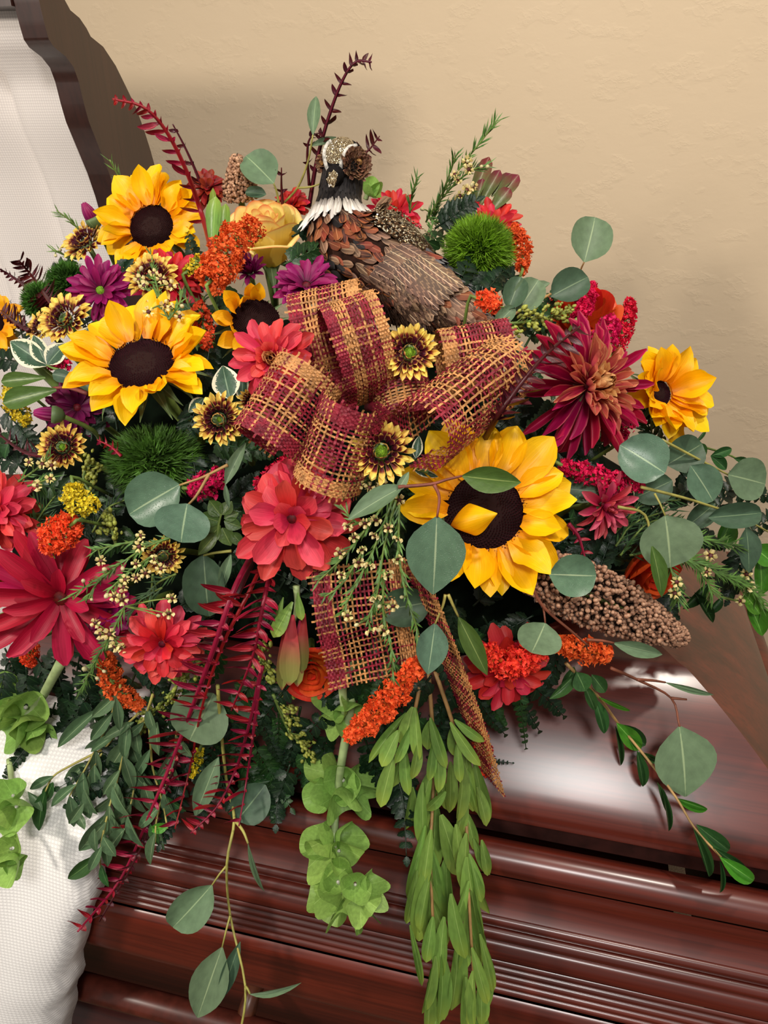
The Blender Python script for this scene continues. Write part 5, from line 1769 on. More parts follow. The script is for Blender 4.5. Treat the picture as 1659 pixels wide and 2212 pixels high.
waxflower('waxflower blossoms by the shaded button flower at left', [[(40, 1040), (70, 1020), (95, 1000), (110, 985)], [(60, 1050), (90, 1040), (110, 1030)]], bl([(185, 410), (270, 420), (320, 515), (240, 560), (330, 430)], 0, 860, .0, 5), .04, 5, .8, 26, [], 18)
waxflower('waxflower branch lying over the crimson chrysanthemum at left', [[(370, 1160), (310, 1185), (250, 1225), (150, 1290)], [(330, 1200), (280, 1235), (240, 1270)], [(290, 1170), (240, 1180), (200, 1190)], [(250, 1225), (210, 1260), (185, 1300)]],
          bl([(890, 950), (870, 1060), (985, 1030), (1030, 1090), (800, 1160), (790, 1210), (730, 1270), (645, 1040), (900, 880), (930, 1120), (870, 1150), (780, 1290)], 0, 860, .0, 6), .06, 6, .9, 26, [(180, 1255), (198, 1295), (230, 1287), (226, 1230), (265, 1228)], 19)
waxflower('waxflower branch hanging between the crimson and small coral chrysanthemums', [[(270, 1310), (240, 1370), (205, 1430), (165, 1510)], [(240, 1370), (260, 1400), (268, 1415)], [(215, 1410), (195, 1450), (180, 1480)]],
          bl([(1100, 1280), (1080, 1380), (610, 1440), (640, 1510), (780, 1600), (730, 1590), (700, 1510)], 0, 860, -.1, 7), .055, 7, .8, 30, [(183, 1445), (225, 1450), (210, 1465), (342, 1330)], 20)
waxflower('waxflower branch at the right edge below the eucalyptus fan', [[(1400, 1165), (1480, 1205), (1560, 1240), (1640, 1290)], [(1440, 1140), (1520, 1165), (1600, 1180)], [(1420, 1160), (1450, 1230), (1465, 1300)], [(1500, 1215), (1530, 1260), (1540, 1285)], [(1560, 1240), (1620, 1270), (1655, 1330)]],
          [q for q in bl([(1290, 890), (1265, 995), (1520, 1010), (1550, 1090), (1480, 1180), (1075, 1060), (1060, 1130)], 1100, 900, .1, 8, 2.968)], .03, 8, 1.6, 38, [], 19, nw=.0007)
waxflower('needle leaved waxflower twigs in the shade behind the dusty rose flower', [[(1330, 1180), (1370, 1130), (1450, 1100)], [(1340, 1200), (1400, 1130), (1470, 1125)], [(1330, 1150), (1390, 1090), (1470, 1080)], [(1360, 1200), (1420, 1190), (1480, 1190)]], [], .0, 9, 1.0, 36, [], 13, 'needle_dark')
waxflower('needle leaved waxflower tip left of the plum bud against the white lining', [[(170, 495), (150, 475), (122, 455)], [(150, 560), (130, 545), (112, 540)]], [], .0, 10, .9, 22, [(130, 540), (120, 552)])
waxflower('needle leaved waxflower tip above the upper left sunflower', [[(275, 415), (258, 385), (237, 345)]], [], -.01, 11, .9, 20, [(268, 398)])
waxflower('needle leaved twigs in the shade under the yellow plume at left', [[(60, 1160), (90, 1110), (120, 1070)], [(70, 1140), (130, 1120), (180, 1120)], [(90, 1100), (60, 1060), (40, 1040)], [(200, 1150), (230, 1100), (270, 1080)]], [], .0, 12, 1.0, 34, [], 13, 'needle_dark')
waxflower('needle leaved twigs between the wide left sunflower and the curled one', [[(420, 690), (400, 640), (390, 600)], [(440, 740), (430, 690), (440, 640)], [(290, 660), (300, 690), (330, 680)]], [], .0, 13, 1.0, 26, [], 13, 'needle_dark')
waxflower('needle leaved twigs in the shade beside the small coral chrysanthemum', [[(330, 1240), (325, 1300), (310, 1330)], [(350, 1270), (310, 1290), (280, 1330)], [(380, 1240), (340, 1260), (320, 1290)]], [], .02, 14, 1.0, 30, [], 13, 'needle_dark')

# ------------------------------------------------------------------ bells of ireland
def calyx_mesh(seed):
    R = random.Random(seed)
    n, m = 28, 8
    ph = R.uniform(0, 6)
    v, uv = [], []
    for j in range(m + 1):
        t = j / m
        for i in range(n + 1):
            a = 2 * PI * i / n
            rr = .10 + .90 * t ** .85
            lob = 1 + .035 * t * math.cos(5 * a + ph) + .09 * t * math.sin(2 * a + ph) - .03 * t ** 6 * (1 - abs(math.cos(2.5 * a + ph)))
            z = 1.0 * t ** 1.6 - .75 + .36 * t * t * math.sin(2 * a + 2 * ph) + .16 * t * t * math.cos(3 * a - ph)
            v.append((rr * lob * math.cos(a), rr * lob * math.sin(a), z))
            uv.append((i / n * 5 % 1.0, t))
    f = [(j * (n + 1) + i, j * (n + 1) + i + 1, (j + 1) * (n + 1) + i + 1, (j + 1) * (n + 1) + i) for j in range(m) for i in range(n)]
    return mk('calyx', v, f, M['bells'], uv)


CAL = [calyx_mesh(k) for k in range(5)]
mb = MB(); dome(mb, .11, .10, 4, 8)
SEED = mb.mesh('seed', M['cord'])


def bells(label, stem, cups, lift=.03, seed=1, r=.0042):
    R = random.Random(seed)
    w = pix_path(stem, lift)
    base = w[0]
    root = thing('bells_of_ireland', label, 'flower spike', TR(base), 'bells of ireland spikes')
    inv = TR(-base)
    mb = MB(); mb.tube([q - base for q in spline(w, 10)], [r, r * .8], 8)
    obj('stem', mb.mesh('stem', M['stem_pale']), root)
    for k, (px, py, rad, fx, fy, up) in enumerate(cups):
        d = hit(px, py, lift + up)
        s = rad * d / F
        c = obj('calyx', R.choice(CAL), root, inv @ frame(W(px, py, d), face(max(-.85, min(.85, fx * 1.25 + R.uniform(-.15, .15))), max(-.8, min(.8, fy * 1.25 + R.uniform(-.15, .15)))), roll=R.uniform(0, 6)) @ SCL(s * .92, s * .92, s * 1.25))
        if up > .012:
            obj('seed', SEED, c, TR((0, 0, -.45)))
    return root


bells('green bells of ireland spike hanging at the centre of the casket side', [(765, 1430, -.05), (756, 1540, -.02), (742, 1620), (728, 1720), (722, 1830), (735, 1930)],
      [(698, 1660, 40, -.6, .3, 0), (775, 1690, 42, .6, .1, 0), (738, 1690, 44, .05, .25, .022), (688, 1718, 40, -.7, -.1, .008), (742, 1738, 40, .1, -.5, .02), (785, 1725, 36, .7, -.2, .0), (690, 1815, 42, -.6, .2, .008), (752, 1808, 38, .6, .2, .008), (690, 1850, 44, -.4, -.2, .014), (742, 1850, 40, .3, -.1, .02),
       (700, 1930, 44, -.7, -.1, .008), (728, 1900, 40, -.1, .4, .016), (715, 1960, 42, -.5, -.5, .006), (768, 1915, 36, .1, .2, .026), (802, 1908, 32, .6, .3, .016), (806, 1950, 32, .7, -.2, .014), (770, 1955, 36, .1, -.3, .026), (748, 1980, 40, -.1, -.7, .014), (785, 1985, 30, .4, -.6, .012)], .03, 1)
bells('green bells of ireland leaves behind the long orange plume', [(745, 1450), (740, 1490), (745, 1540)], [(725, 1520, 42, -.3, .1, 0), (755, 1545, 40, .3, -.2, .006), (715, 1560, 30, -.3, -.4, .0)], .012, 2)
bells('green bells of ireland spike over the white cloth at the left edge', [(135, 1425), (108, 1475), (82, 1520), (40, 1560)], [(22, 1500, 46, -.4, .5, .0), (55, 1535, 48, .3, .1, .02), (20, 1580, 46, -.3, -.2, .016), (62, 1575, 42, .5, -.3, .012), (85, 1590, 34, .6, -.3, .0), (5, 1545, 40, -.5, .1, .02)], .03, 3, .005)
bells('middle green bells of ireland spike at the left edge', [(20, 1640), (25, 1690), (28, 1740)], [(22, 1710, 36, .1, .5, .02), (30, 1755, 42, .3, -.1, .022), (0, 1770, 40, -.3, -.3, .014)], .03, 4, .003)
bells('lowest green bells of ireland spike at the left edge', [(10, 1790), (14, 1830), (12, 1870)], [(18, 1835, 36, .2, .3, .02), (10, 1875, 38, -.1, -.3, .02), (34, 1865, 26, .5, -.2, .01)], .03, 5, .003)
bells('bright green bells of ireland tip behind the bird\'s neck', [(790, 430), (795, 415), (800, 405)], [(800, 405, 22, .2, .3, 0), (812, 415, 18, .5, 0, 0)], -.05, 6, .003)

# ------------------------------------------------------------------ fern fronds: named ones, then the filling
fern('dark fern frond hanging left of the bells of ireland', [(545, 1600), (585, 1670), (628, 1745)], .02, 'fern', 12, 46, 20, 1)
fern('dark fern frond beside the hanging eucalyptus strand', [(515, 1640), (560, 1700), (592, 1752)], .015, 'fern', 11, 44, 20, 2)
fern('glossy dark leaves hanging between the bells and leucadendron', [(860, 1680), (872, 1740), (878, 1850)], .015, 'fern_dark', 8, 52, 26, 3)
fern('dark fern tip pointing down over the lid highlight', [(1120, 1480), (1128, 1550), (1136, 1615)], .02, 'fern', 9, 30, 16, 4)
fern('serrated dark frond over the white cloth near the green bells', [(300, 1600), (230, 1640), (130, 1700)], .03, 'fern_dark', 10, 44, 22, 5)
fern('second serrated dark frond over the white cloth', [(300, 1640), (240, 1690), (150, 1738)], .03, 'fern_dark', 10, 42, 22, 6)
fern('serrated frond under the upper green bells at lower left', [(190, 1500), (150, 1560), (95, 1600)], .02, 'fern_dark', 9, 46, 22, 7)
fern('small frond tip at the left edge between green bells', [(60, 1610), (30, 1650), (5, 1685)], .03, 'fern_dark', 8, 24, 14, 8)
fern('dark narrow frond tip right of the ribbon tail end', [(1040, 1640), (1072, 1645), (1106, 1648)], .02, 'fern_dark', 6, 14, 8, 9)

spots = [(380, 1560), (420, 1480), (470, 1420), (600, 1560), (650, 1640), (560, 1500), (700, 1600), (800, 1640), (830, 1560), (760, 1480), (850, 1440), (900, 1400), (960, 1440), (1000, 1380), (1060, 1360), (1130, 1340), (980, 1320), (1040, 1290), (1100, 1480), (1030, 1500), (980, 1500),
         (330, 1520), (280, 1480), (240, 1440), (180, 1460), (130, 1480), (60, 1470), (90, 1440), (300, 1440), (440, 1350), (400, 1300), (470, 1240), (520, 1200), (560, 1300), (600, 1280), (700, 1300), (560, 1060), (500, 1080), (420, 1000), (520, 980), (560, 920), (420, 880), (480, 960),
         (250, 900), (200, 930), (60, 930), (30, 1000), (100, 1050), (250, 1100), (280, 1160), (200, 1170), (140, 1130), (60, 1220), (480, 640), (430, 600), (260, 580), (120, 590), (60, 760), (30, 780), (200, 760), (400, 680), (450, 760), (640, 560), (650, 500), (880, 500), (930, 520), (960, 480),
         (1000, 600), (1060, 620), (1100, 600), (1120, 680), (1150, 720), (1090, 740), (1100, 900), (1130, 880), (1150, 950), (1080, 860), (1000, 960), (940, 920), (880, 900), (1180, 960), (1220, 1020), (1280, 1000), (1240, 1120), (1280, 1160), (1330, 1130), (1390, 1070), (1450, 1080), (1330, 1060), (1200, 1180), (1250, 1190),
         (1160, 1220), (1300, 1220), (1330, 1200), (1380, 1200), (1440, 1260), (1460, 1290), (1500, 1150), (1550, 1100), (1580, 1060), (1600, 1200), (1550, 1250), (1620, 1150), (1480, 1030), (1420, 960), (1330, 900), (900, 1060), (860, 1120), (870, 1350), (820, 1390), (730, 1360), (1160, 1450), (1200, 1420), (340, 1600), (400, 1640), (470, 1600), (20, 1420), (60, 1400), (120, 1420), (180, 1400), (10, 1460), (150, 1520), (200, 1540), (110, 1540), (240, 1520), (280, 1560), (20, 900), (10, 960)]
LOW = [(360, 1500), (395, 1540), (440, 1560), (500, 1540), (530, 1590), (570, 1560), (585, 1640), (610, 1600), (640, 1560), (660, 1640), (690, 1560), (700, 1630), (790, 1600), (820, 1640), (850, 1600), (880, 1660), (900, 1560), (950, 1560), (1000, 1560), (480, 1660), (440, 1680), (530, 1680), (330, 1680), (300, 1640), (380, 1710), (620, 1680), (570, 1440), (610, 1500), (540, 1480), (850, 1500), (780, 1440), (700, 1500), (1060, 1500), (1150, 1480), (920, 1480)]
spots += LOW
R_ = random.Random(77)
ANCHORS = [('largest sunflower', 1047, 1105), ('wide left sunflower', 308, 790), ('upper left sunflower', 332, 495), ('half-curled sunflower', 552, 700), ('right edge sunflower', 1424, 850), ('salmon red chrysanthemum', 632, 1140), ('coral flower with bronze centre', 598, 785),
           ('big crimson chrysanthemum', 110, 1290), ('left edge coral flower', 10, 1105), ('small coral chrysanthemum', 352, 1388), ('coral flower over the lid', 1096, 1440), ('dusty rose chrysanthemum', 1302, 1090), ('round green ball', 1034, 545), ('magenta daisy at left', 218, 628), ('spidery chrysanthemum', 1240, 822),
           ('magenta daisy above the bow', 662, 610), ('upper button flower on the bow', 884, 762), ('lower button flower', 824, 975), ('button flower by the moss', 474, 906), ('yellow rose', 572, 480), ('orange rose by the ribbon tail', 672, 1462), ('orange rose by the sorghum', 1418, 1255), ('mossy tuft', 335, 1000),
           ('long orange plume', 830, 1520), ('orange plume above crimson petals', 128, 1152), ('curving orange plume', 250, 1480), ('large sorghum head', 1330, 1310), ('wide ribbon tail', 800, 1380), ('narrow ribbon tail', 1000, 1480), ('red leucadendron cone', 635, 1400), ('hanging bells of ireland', 735, 1760), ('crimson hanging comb leaves', 440, 1520),
           ('yellow plume at left', 175, 1080), ('two wet eucalyptus leaves', 350, 1100), ('eucalyptus fan at right', 1480, 1060), ('large round leaf at right', 1450, 1172), ('plum daisy in the shade', 168, 880), ('variegated leaves at left', 70, 750), ('left edge green bells', 40, 1540), ('hanging leucadendron', 930, 1650), ('waxflower cluster by the bow', 800, 1240),
           ('right ribbon loop', 1000, 870), ('left ribbon loop', 620, 890), ('bird', 820, 560), ('big wet leaf on the sunflower', 935, 1205), ('waxflowers at the right edge', 1560, 1230), ('green bud spray', 640, 1570), ('dark plum bud', 122, 896), ('yellow bud plume low down', 425, 1650), ('hanging eucalyptus strand', 480, 1700), ('second hanging comb branch', 420, 1600), ('comb branch nearest the bells', 540, 1620), ('green bells behind the plume', 735, 1540), ('orange plume on the lid', 1260, 1400), ('narrow leaved greenery', 270, 1690), ('green bud spray on the comb leaves', 370, 1500), ('white cloth edge', 230, 1600), ('oval leaf pair', 960, 1400), ('glossy leaves by the bells', 870, 1740), ('orange plume behind the tail', 1040, 1620)]
used_ = set()


def fern_label(x, y):
    for (nm, ax, ay) in sorted(ANCHORS, key=lambda q: (q[1] - x) ** 2 + (q[2] - y) ** 2):
        dx_, dy_ = x - ax, y - ay
        opts = [('right of' if dx_ > 0 else 'left of'), ('below' if dy_ > 0 else 'above')]
        if abs(dy_) > abs(dx_):
            opts.reverse()
        for w_ in opts:
            if (nm, w_) not in used_:
                used_.add((nm, w_))
                return 'dark fern frond tucked in %s the %s' % (w_, nm)


for i, (x, y) in enumerate(spots):
    a = R_.uniform(0, 2 * PI)
    if y > 1380:
        a = PI / 2 + R_.uniform(-.8, .8)
    L = R_.uniform(70, 120)
    x1, y1 = x + L * math.cos(a), y + L * math.sin(a)
    fern(fern_label((x + x1) / 2, (y + y1) / 2), [(x - .3 * L * math.cos(a), y - .3 * L * math.sin(a)), ((x + x1) / 2 + R_.uniform(-8, 8), (y + y1) / 2), (x1, y1)], R_.uniform(-.035, -.004) if y < 1420 else R_.uniform(.002, .022), R_.choice(['fern', 'fern_dark', 'fern_dark']), R_.randint(7, 10), R_.uniform(38, 54), R_.uniform(16, 24), 100 + i, group='fern fronds filling the mound')
# ------------------------------------------------------------------ woven ribbon bow
def weave(name, parent, inv, pts, sides, wd, seed=1, closed=False, flip=False, taperw=None):
    """open weave strip: pts = centre line, sides = unit width vectors, wd = ribbon width"""
    R = random.Random(seed)
    n = len(pts)
    mb = MB()
    tg, nr = [], []
    for i in range(n):
        t = (pts[min(i + 1, n - 1)] - pts[max(i - 1, 0)]).normalized()
        tg.append(t)
        nr.append(t.cross(sides[i]).normalized())
    L = [0]
    for a, b in zip(pts, pts[1:]):
        L.append(L[-1] + (b - a).length)
    tot = L[-1]

    def at(s, u, h):
        """s = length along, u in -.5...5 across, h = height"""
        k = 0
        s = min(max(s, 0), tot)
        k = int(np.searchsorted(L, s) - 1)
        k = min(max(k, 0), n - 2)
        f = (s - L[k]) / max(L[k + 1] - L[k], 1e-9)
        c = pts[k].lerp(pts[k + 1], f)
        w = sides[k].lerp(sides[k + 1], f)
        nn = nr[k].lerp(nr[k + 1], f)
        return c + w * (u * wd) + nn * h, tg[k].lerp(tg[k + 1], f), w

    # lengthwise strands, dense at the two edges
    us = []
    u = 0.0
    while u < 1.0:
        e = u if not flip else 1 - u
        if e < .17:
            col, stp = 0, .024
        elif e < .40:
            col, stp = (1 if R.random() < .75 else 0), .050
        elif e < .62:
            col, stp = 0, .046
        elif e < .80:
            col, stp = (1 if R.random() < .6 else 0), .050
        else:
            col, stp = 1, .026
        us.append((u - .5, col, stp))
        u += stp
    for q, (u, col, stp) in enumerate(us):
        m = max(12, int(tot / .0026))
        hw = .00075 if stp > .03 else .0008
        ph = q % 2
        jit = R.uniform(-.004, .004)
        v = []
        for j in range(m + 1):
            s = tot * j / m
            h = .0005 * math.cos(PI * (j + ph)) + .0003 * R.uniform(-1, 1)
            c, t, w = at(s, u + jit + .003 * math.sin(s * 90 + q), h)
            v += [c - w * hw, c + w * hw]
        mb.add(v, [(2 * j, 2 * j + 1, 2 * j + 3, 2 * j + 2) for j in range(m)], None, col)
    # crosswise strands with frayed stubs
    cnt = int(tot / .0052)
    for i in range(cnt):
        s = tot * (i + .5) / cnt
        col = 1 if (i // 3) % 2 == 0 else (0 if R.random() < .8 else 1)
        m = 34
        a, b = -.5 - R.uniform(.015, .07), .5 + R.uniform(.015, .07)
        v = []
        for j in range(m + 1):
            u = a + (b - a) * j / m
            c, t, w = at(s + .0006 * math.sin(8 * u + i), u, .0005 * math.cos(PI * (j + i)) + .0002)
            v += [c - t * .00085, c + t * .00085]
        mb.add(v, [(2 * j, 2 * j + 1, 2 * j + 3, 2 * j + 2) for j in range(m)], None, col)
    me = mb.mesh(name, [M['rib_red'], M['rib_tan']], False)
    return objw(name, me, parent, inv, Matrix())


KN = W(845, 880, .605)
bow = thing('ribbon_bow', 'burgundy and tan open weave ribbon bow in the middle of the flowers', 'ribbon bow', TR(KN))
BI = TR(-KN)


def loop(p0, l0, p1, l1, out, a, b, seed, flip=False, span=158, n=46):
    """tube-like loop; its width runs from p0 to p1 (pixels, lifts); out = outward direction in camera axes"""
    e0, e1 = P(p0[0], p0[1], l0), P(p1[0], p1[1], l1)
    c = (e0 + e1) / 2
    A = (e1 - e0)
    wd = A.length
    A.normalize()
    D = RT * out[0] + UP * out[1] - FW * out[2]
    D = (D - A * D.dot(A)).normalized()
    E = A.cross(D)
    pts = []
    for i in range(n + 1):
        f = math.radians(-span + 2 * span * i / n)
        k = 1.0 if math.cos(f) > -.2 else 1.0 - .45 * (-.2 - math.cos(f))
        pts.append(c + D * (a * math.cos(f)) + E * (b * math.sin(f) * k))
    return weave('ribbon_loop', bow, BI, pts, [A] * len(pts), wd, seed, flip=flip)


loop((578, 962), .062, (672, 812), .062, (-.45, -.25, .85), .034, .027, 1)
loop((772, 868), .072, (708, 1040), .045, (-.15, -.1, .95), .036, .026, 2)
loop((655, 745), .025, (800, 712), .035, (-.05, .80, .55), .042, .028, 3)
loop((722, 782), .060, (830, 745), .060, (.02, .72, .68), .046, .027, 4)
loop((905, 945), .075, (1082, 805), .045, (.2, .30, .9), .036, .027, 5)
loop((955, 800), .030, (1098, 775), .040, (.1, .75, .6), .034, .024, 6, flip=True)
loop((880, 905), .020, (850, 780), .030, (.0, .1, .9), .030, .024, 7)


def strip(pix, lift, side, wpx, seed, flip=False):
    w = [P(x, y, lift + (q[0] if q else 0)) for x, y, *q in pix]
    pts = spline(w, 30)
    d = (w[0] - CAM).dot(FW)
    sd = (RT * side[0] + UP * side[1] - FW * side[2]).normalized()
    ss = []
    for i in range(len(pts)):
        t = (pts[min(i + 1, 30)] - pts[max(i - 1, 0)]).normalized()
        q = sd - t * sd.dot(t)
        ss.append(q.normalized())
    return weave('ribbon_tail', bow, BI, pts, ss, wpx * d / F, seed, flip=flip)


strip([(775, 1215), (785, 1320, .006), (800, 1400, .0), (812, 1470, .004)], .022, (1, .28, -.15), 205, 8)
strip([(890, 1215), (935, 1320, .006), (980, 1440, .006), (1030, 1580, .004), (1062, 1690)], .035, (.28, .1, 1.0), 120, 9)
mb = MB()
mb.tube(spline([KN + RT * -.02, KN + RT * -.005 - FW * .012, KN + RT * .012 - FW * .010, KN + RT * .022], 8), [.003, .007, .007, .003], 10)
objw('ribbon_knot', mb.mesh('ribbon_knot', M['rib_red']), bow, BI, Matrix())
mb = MB()
for pl in ([(655, 735), (650, 770), (662, 800), (672, 830)], [(672, 732), (690, 760), (708, 790)], [(820, 690), (860, 680), (905, 705)], [(1050, 790), (1085, 815), (1130, 850)], [(675, 960), (700, 975), (745, 965), (775, 935)]):
    mb.tube([q - KN for q in spline(pix_path(pl, .105), 8)], [.0007, .0005], 4)
objw('loose_threads', mb.mesh('loose_threads', M['rib_tan']), bow, BI, Matrix())['kind'] = 'stuff'

# ------------------------------------------------------------------ feathered bird
SP = [(741, 300, 6, .742), (744, 318, 34, .744), (744, 350, 46, .746), (739, 390, 44, .750), (734, 425, 45, .752), (733, 455, 54, .752), (737, 490, 74, .752), (757, 530, 94, .752), (800, 562, 99, .748), (868, 602, 88, .738), (928, 642, 72, .722), (985, 676, 54, .706), (1058, 728, 27, .690), (1116, 768, 6, .676)]
sp = [W(x, y, d) for x, y, r, d in SP]
NB_ = 60
bp = spline(sp, NB_)
br = np.interp(np.linspace(0, 13, NB_ + 1), range(14), [r * d / F for x, y, r, d in SP])
feet = sp[8] - UP * .07
bird = thing('pheasant', 'brown feathered pheasant ornament with white collar sitting above the bow', 'bird', TR(feet))
BV = TR(-feet)
v, f, uv = tube([q - feet for q in bp], list(br), 22)
me = mk('body', v, f, [M['b_body'], M['b_black']], uv)
mi = [1 if (i // 22) < 24 else 0 for i in range(len(me.polygons))]
me.polygons.foreach_set('material_index', mi)
obj('body', me, bird)


def on_body(t, ang, out=0.0):
    """t = 0 head .. 1 tail, ang 0 = towards the camera, + = back / upper side"""
    x = t * NB_
    k = min(int(x), NB_ - 1)
    p = bp[k].lerp(bp[k + 1], x - k)
    r = br[k] + (br[k + 1] - br[k]) * (x - k)
    k0, k1 = max(k - 2, 0), min(k + 3, NB_)
    tg = (bp[k1] - bp[k0]).normalized()
    nc = -(FW - tg * FW.dot(tg)).normalized()
    nb = tg.cross(nc)
    if nb.dot(UP) < 0 and tg.dot(RT) > .3:
        nb = -nb
    if tg.dot(RT) <= .3 and nb.dot(RT) < 0:
        nb = -nb
    n = nc * math.cos(ang) + nb * math.sin(ang)
    return p + n * (r + out), n, tg


FE = {}


def fe(mat, kind='feather', bend=-.1, cup=-.12):
    return petal_me('feather', M[mat], kind, bend=bend, cup=cup, ruffle=.03, nu=4, nv=7, seed=3)


def feather(mat, t, ang, L, Wd, lift=.22, yaw=0.0, kind='feather', name='feather', out=0.0012, bend=-.1):
    p, n, tg = on_body(t, ang, out)
    tg = (on_body(min(t + .03, 1), ang, out)[0] - p).normalized()
    n = (n - tg * n.dot(tg)).normalized()
    y = (tg * math.cos(yaw) + n.cross(tg) * math.sin(yaw)).normalized()
    y = (y + n * lift).normalized()
    x = y.cross(n).normalized()
    z = x.cross(y)
    Mx = Matrix(((x.x, y.x, z.x, p.x), (x.y, y.y, z.y, p.y), (x.z, y.z, z.z, p.z), (0, 0, 0, 1)))
    return objw(name, fe(mat, kind, bend), bird, BV, Mx @ SCL(Wd, L, L))


R_ = random.Random(21)
# chest and flank feathers, tail end first so that rows overlap
for row in range(27):
    t = .93 - row * .0186
    cnt = 20
    for i in range(cnt):
        ang = -PI * .95 + 1.9 * PI * (i + .5 * (row % 2)) / cnt + R_.uniform(-.12, .12)
        if abs(ang) > 2.3 or (.56 < t < .72 and .40 < ang < 1.5):
            continue
        if t < .60:
            mt = R_.choice(['f_rust', 'f_rust', 'f_rust_d', 'f_rust_d', 'f_brown', 'f_black'])
        elif ang > .75:
            mt = R_.choice(['f_grey', 'f_grey', 'f_brown']) if t > .68 else R_.choice(['f_rust', 'f_brown'])
        elif ang < -.5:
            mt = R_.choice(['f_rust_d', 'f_brown', 'f_brown'])
        else:
            mt = R_.choice(['f_rust_d', 'f_brown', 'f_rust', 'f_brown'])
        s = R_.uniform(.85, 1.2) * (1.0 if t < .75 else 1.15)
        feather(mt, t, ang, .0185 * s, .0082 * s, R_.uniform(.04, .34), R_.uniform(-.55, .55))
# long barred wing feathers on the near side
for i in range(10):
    u = i / 9
    feather('f_wing', .70 + .045 * u, -.62 + .95 * u, .066 - .012 * u, .0145, .03 + .004 * i, -.12 - .20 * (1 - u) + .25 * u, 'wing', 'wing_feather', .004 + .0006 * i, -.12)
for i in range(8):
    u = i / 7
    feather('f_wing' if i % 2 else 'f_brown', .675 + .02 * u, -.55 + .85 * u, .036, .0135, .10, -.1 + .25 * u, 'wing', 'wing_feather', .006, -.2)
for i in range(6):
    feather('f_grey', .70 + .02 * i, .85 + .06 * i, .050, .012, .05, .05, 'wing', 'back_feather', .002, -.15)
for i in range(5):
    feather('f_brown', .80 + .02 * i, -.5 + .3 * i, .050, .013, .04, -.1 + .05 * i, 'wing', 'tail_feather', .002, -.1)
# downy fringe along the lower flank
mb = MB()
for i in range(900):
    t = R_.uniform(.66, .97)
    ang = R_.uniform(-1.9, -.35)
    p, n, tg = on_body(t, ang)
    y = (tg + n * R_.uniform(.1, .6) + Vector((R_.gauss(0, .3), R_.gauss(0, .3), R_.gauss(0, .3)))).normalized()
    L = R_.uniform(.008, .018)
    s = y.cross(FW).normalized() * .00035
    mb.add([p - s - feet, p + s - feet, p + y * L * .6 + s - feet, p + y * L - feet - Vector((0, 0, .002))], [(0, 1, 2), (0, 2, 3)])
obj('down', mb.mesh('down', M['f_down'], False), bird, stuff=True)
# white collar
for k in range(58):
    ang = -2.2 + 4.4 * k / 57 + R_.uniform(-.04, .04)
    feather('f_white', .378 + R_.uniform(-.012, .012), ang, .025 * R_.uniform(.8, 1.25), .0054, R_.uniform(.03, .22), R_.uniform(-.22, .22), 'feather', 'collar_feather', .003)
# black ruff over the collar
for row in range(6):
    for k in range(22):
        ang = -2.2 + 4.4 * (k + .5 * (row % 2)) / 21
        feather('f_black', .345 - .030 * row, ang, .0135 * R_.uniform(.8, 1.2), .0052, R_.uniform(.0, .12), R_.uniform(-.25, .25), 'feather', 'neck_feather', .0006)
# sequined saddle on the back
mb = MB()
vv = []
for j in range(13):
    for i in range(11):
        t = .575 + .155 * j / 12
        a = .34 + 1.15 * i / 10
        e = math.sin(PI * j / 12) * math.sin(PI * min(1, (i + 3) / 13))
        p, n, tg = on_body(t, a, .001 + .0085 * e)
        vv.append(p - feet)
mb.add(vv, [(j * 11 + i, j * 11 + i + 1, (j + 1) * 11 + i + 1, (j + 1) * 11 + i) for j in range(12) for i in range(10)])
sad = obj('sequin_saddle', mb.mesh('sequin_saddle', M['glit_dark']), bird)
mb = MB()
for i in range(420):
    p, n, tg = on_body(.59 + .125 * R_.random(), .5 + .85 * R_.random(), .0095)
    n = (n + Vector((R_.gauss(0, .5), R_.gauss(0, .5), R_.gauss(0, .5)))).normalized()
    u = n.orthogonal().normalized()
    w = n.cross(u)
    s = .0011 * R_.uniform(.6, 1.3)
    c = p - feet
    mb.add([c + u * s, c + w * s * .7, c - u * s, c - w * s * .7], [(0, 1, 2, 3)])
obj('sequins', mb.mesh('sequins', M['glit'], False), sad, stuff=True)

# head: glitter crown, cords, cheek scales, beak
HC, HR = W(743, 348, .746), 47 * .746 / F


def head_pt(fx, fy, k=1.0):
    return HC + face(fx, fy) * HR * k


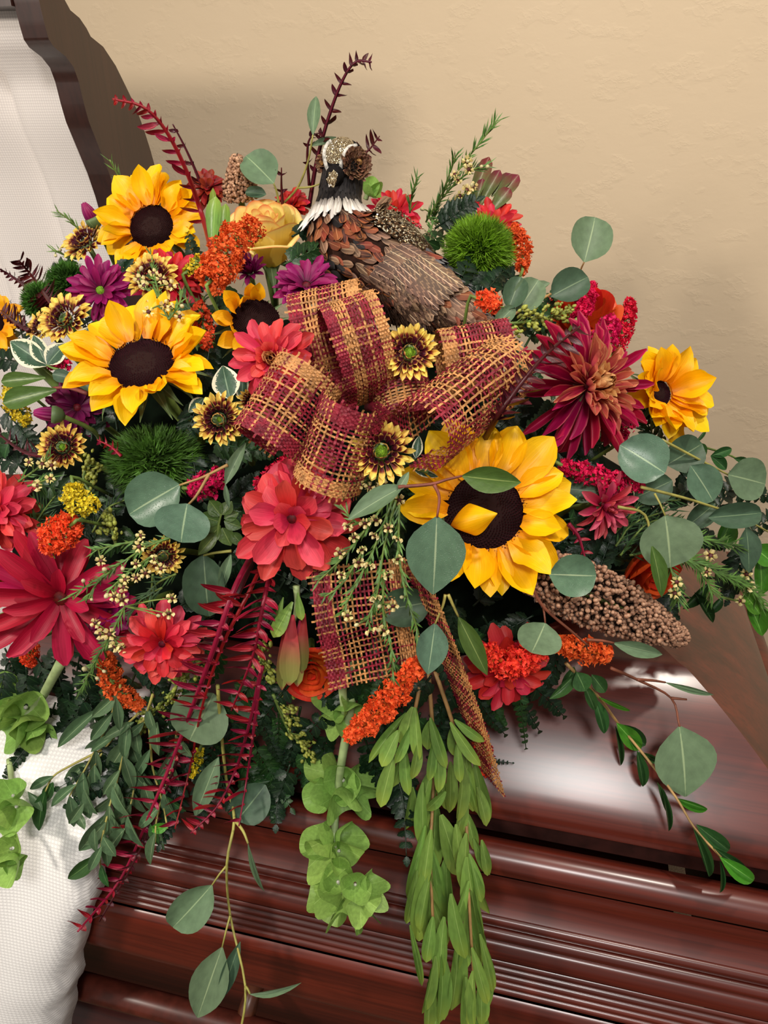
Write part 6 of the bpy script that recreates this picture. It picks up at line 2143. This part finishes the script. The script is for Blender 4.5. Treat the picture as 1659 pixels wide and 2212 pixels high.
mb = MB()
vv = []
cx = face(-.26, .24)
cu = cx.orthogonal().normalized()
cw = cx.cross(cu)
for j in range(9):
    th = math.radians(46) * j / 8
    for i in range(20):
        a = 2 * PI * i / 20
        vv.append(HC + (cx * math.cos(th) + (cu * math.cos(a) + cw * math.sin(a)) * math.sin(th)) * HR * (1.07 - .05 * j / 8) - feet)
mb.add(vv, [(j * 20 + i, j * 20 + (i + 1) % 20, (j + 1) * 20 + (i + 1) % 20, (j + 1) * 20 + i) for j in range(8) for i in range(20)])
obj('glitter_crown', mb.mesh('glitter_crown', M['glit']), bird)
for pl in ([(716, 304), (706, 313), (700, 332), (704, 356), (710, 370)], [(770, 314), (752, 319), (741, 338), (737, 355), (736, 370)]):
    w = []
    for x, y in pl:
        v_ = ray(x, y)
        oc = CAM - HC
        a_, b_, c_ = v_.dot(v_), 2 * oc.dot(v_), oc.dot(oc) - (HR * 1.09) ** 2
        D = max(b_ * b_ - 4 * a_ * c_, 0)
        w.append(CAM + v_ * ((-b_ - math.sqrt(D)) / (2 * a_)) - feet)
    mb = MB(); mb.tube(spline(w, 14), .0019, 8)
    obj('white_cord', mb.mesh('white_cord', M['cord']), bird)
    mb = MB()


def cheek(px, py, r, d, nrm, n, seed):
    R = random.Random(seed)
    c = W(px, py, d)
    me = petal_me('scale', M['f_scale'], 'shield', cup=-.2, bend=.5, ruffle=.05, nu=3, nv=5, seed=1)
    base = frame(c, nrm)
    rw = r * d / F
    for i in range(n):
        q = math.sqrt((i + .5) / n)
        a = i * 2.39996
        put = base @ RZ(a) @ TR((0, rw * q * .75, rw * (.35 * (1 - q)))) @ RX(1.15 - 1.0 * q + R.uniform(-.35, .35)) @ RY(R.uniform(-.5, .5)) @ SCL(.0046, .0068, .0068)
        objw('cheek_scale', me, bird, BV, put)
    mb = MB(); dome(mb, .0032, .003, 4, 10)
    objw('cheek_eye', mb.mesh('cheek_eye', M['ochre']), bird, BV, base @ TR((0, 0, rw * .45)))


cheek(770, 355, 33, .728, face(.45, -.05), 70, 1)
cheek(701, 352, 16, .742, face(-.75, -.1), 20, 2)
mb = MB()
b0, b1 = W(723, 376, .722), W(711, 403, .712)
mb.tube([q - feet for q in spline([b0 + FW * .012, b0, b0.lerp(b1, .6), b1], 8)], [.009, .0088, .0058, .0012], 12)
obj('beak', mb.mesh('beak', M['b_black']), bird)
mb = MB(); dome(mb, .0066, .0028, 5, 14, .22)
obj('glitter_patch', mb.mesh('glitter_patch', M['glit']), bird, BV @ frame(W(718, 386, .7095), face(-.2, .0)) @ SCL(.8, 1.15, 1))
mb = MB(); mb.tube([W(713, 394, .712) - feet, W(711, 404, .7105) - feet], [.0022, .0005], 8)
obj('beak_tip', mb.mesh('beak_tip', M['cord']), bird)
# two toes of each foot grip the foam
mb = MB()
for s in (-1, 1):
    p = sp[8] - UP * .055 + RT * .015 * s - feet
    mb.tube([p + UP * .02, p, p - UP * .012], [.003, .0025, .0022], 6)
    for a in (-.5, 0, .5):
        mb.tube([p - UP * .012, p - UP * .014 - FW * .012 + RT * .01 * a], [.0018, .0008], 5)
obj('feet', mb.mesh('feet', M['b_black']), bird)
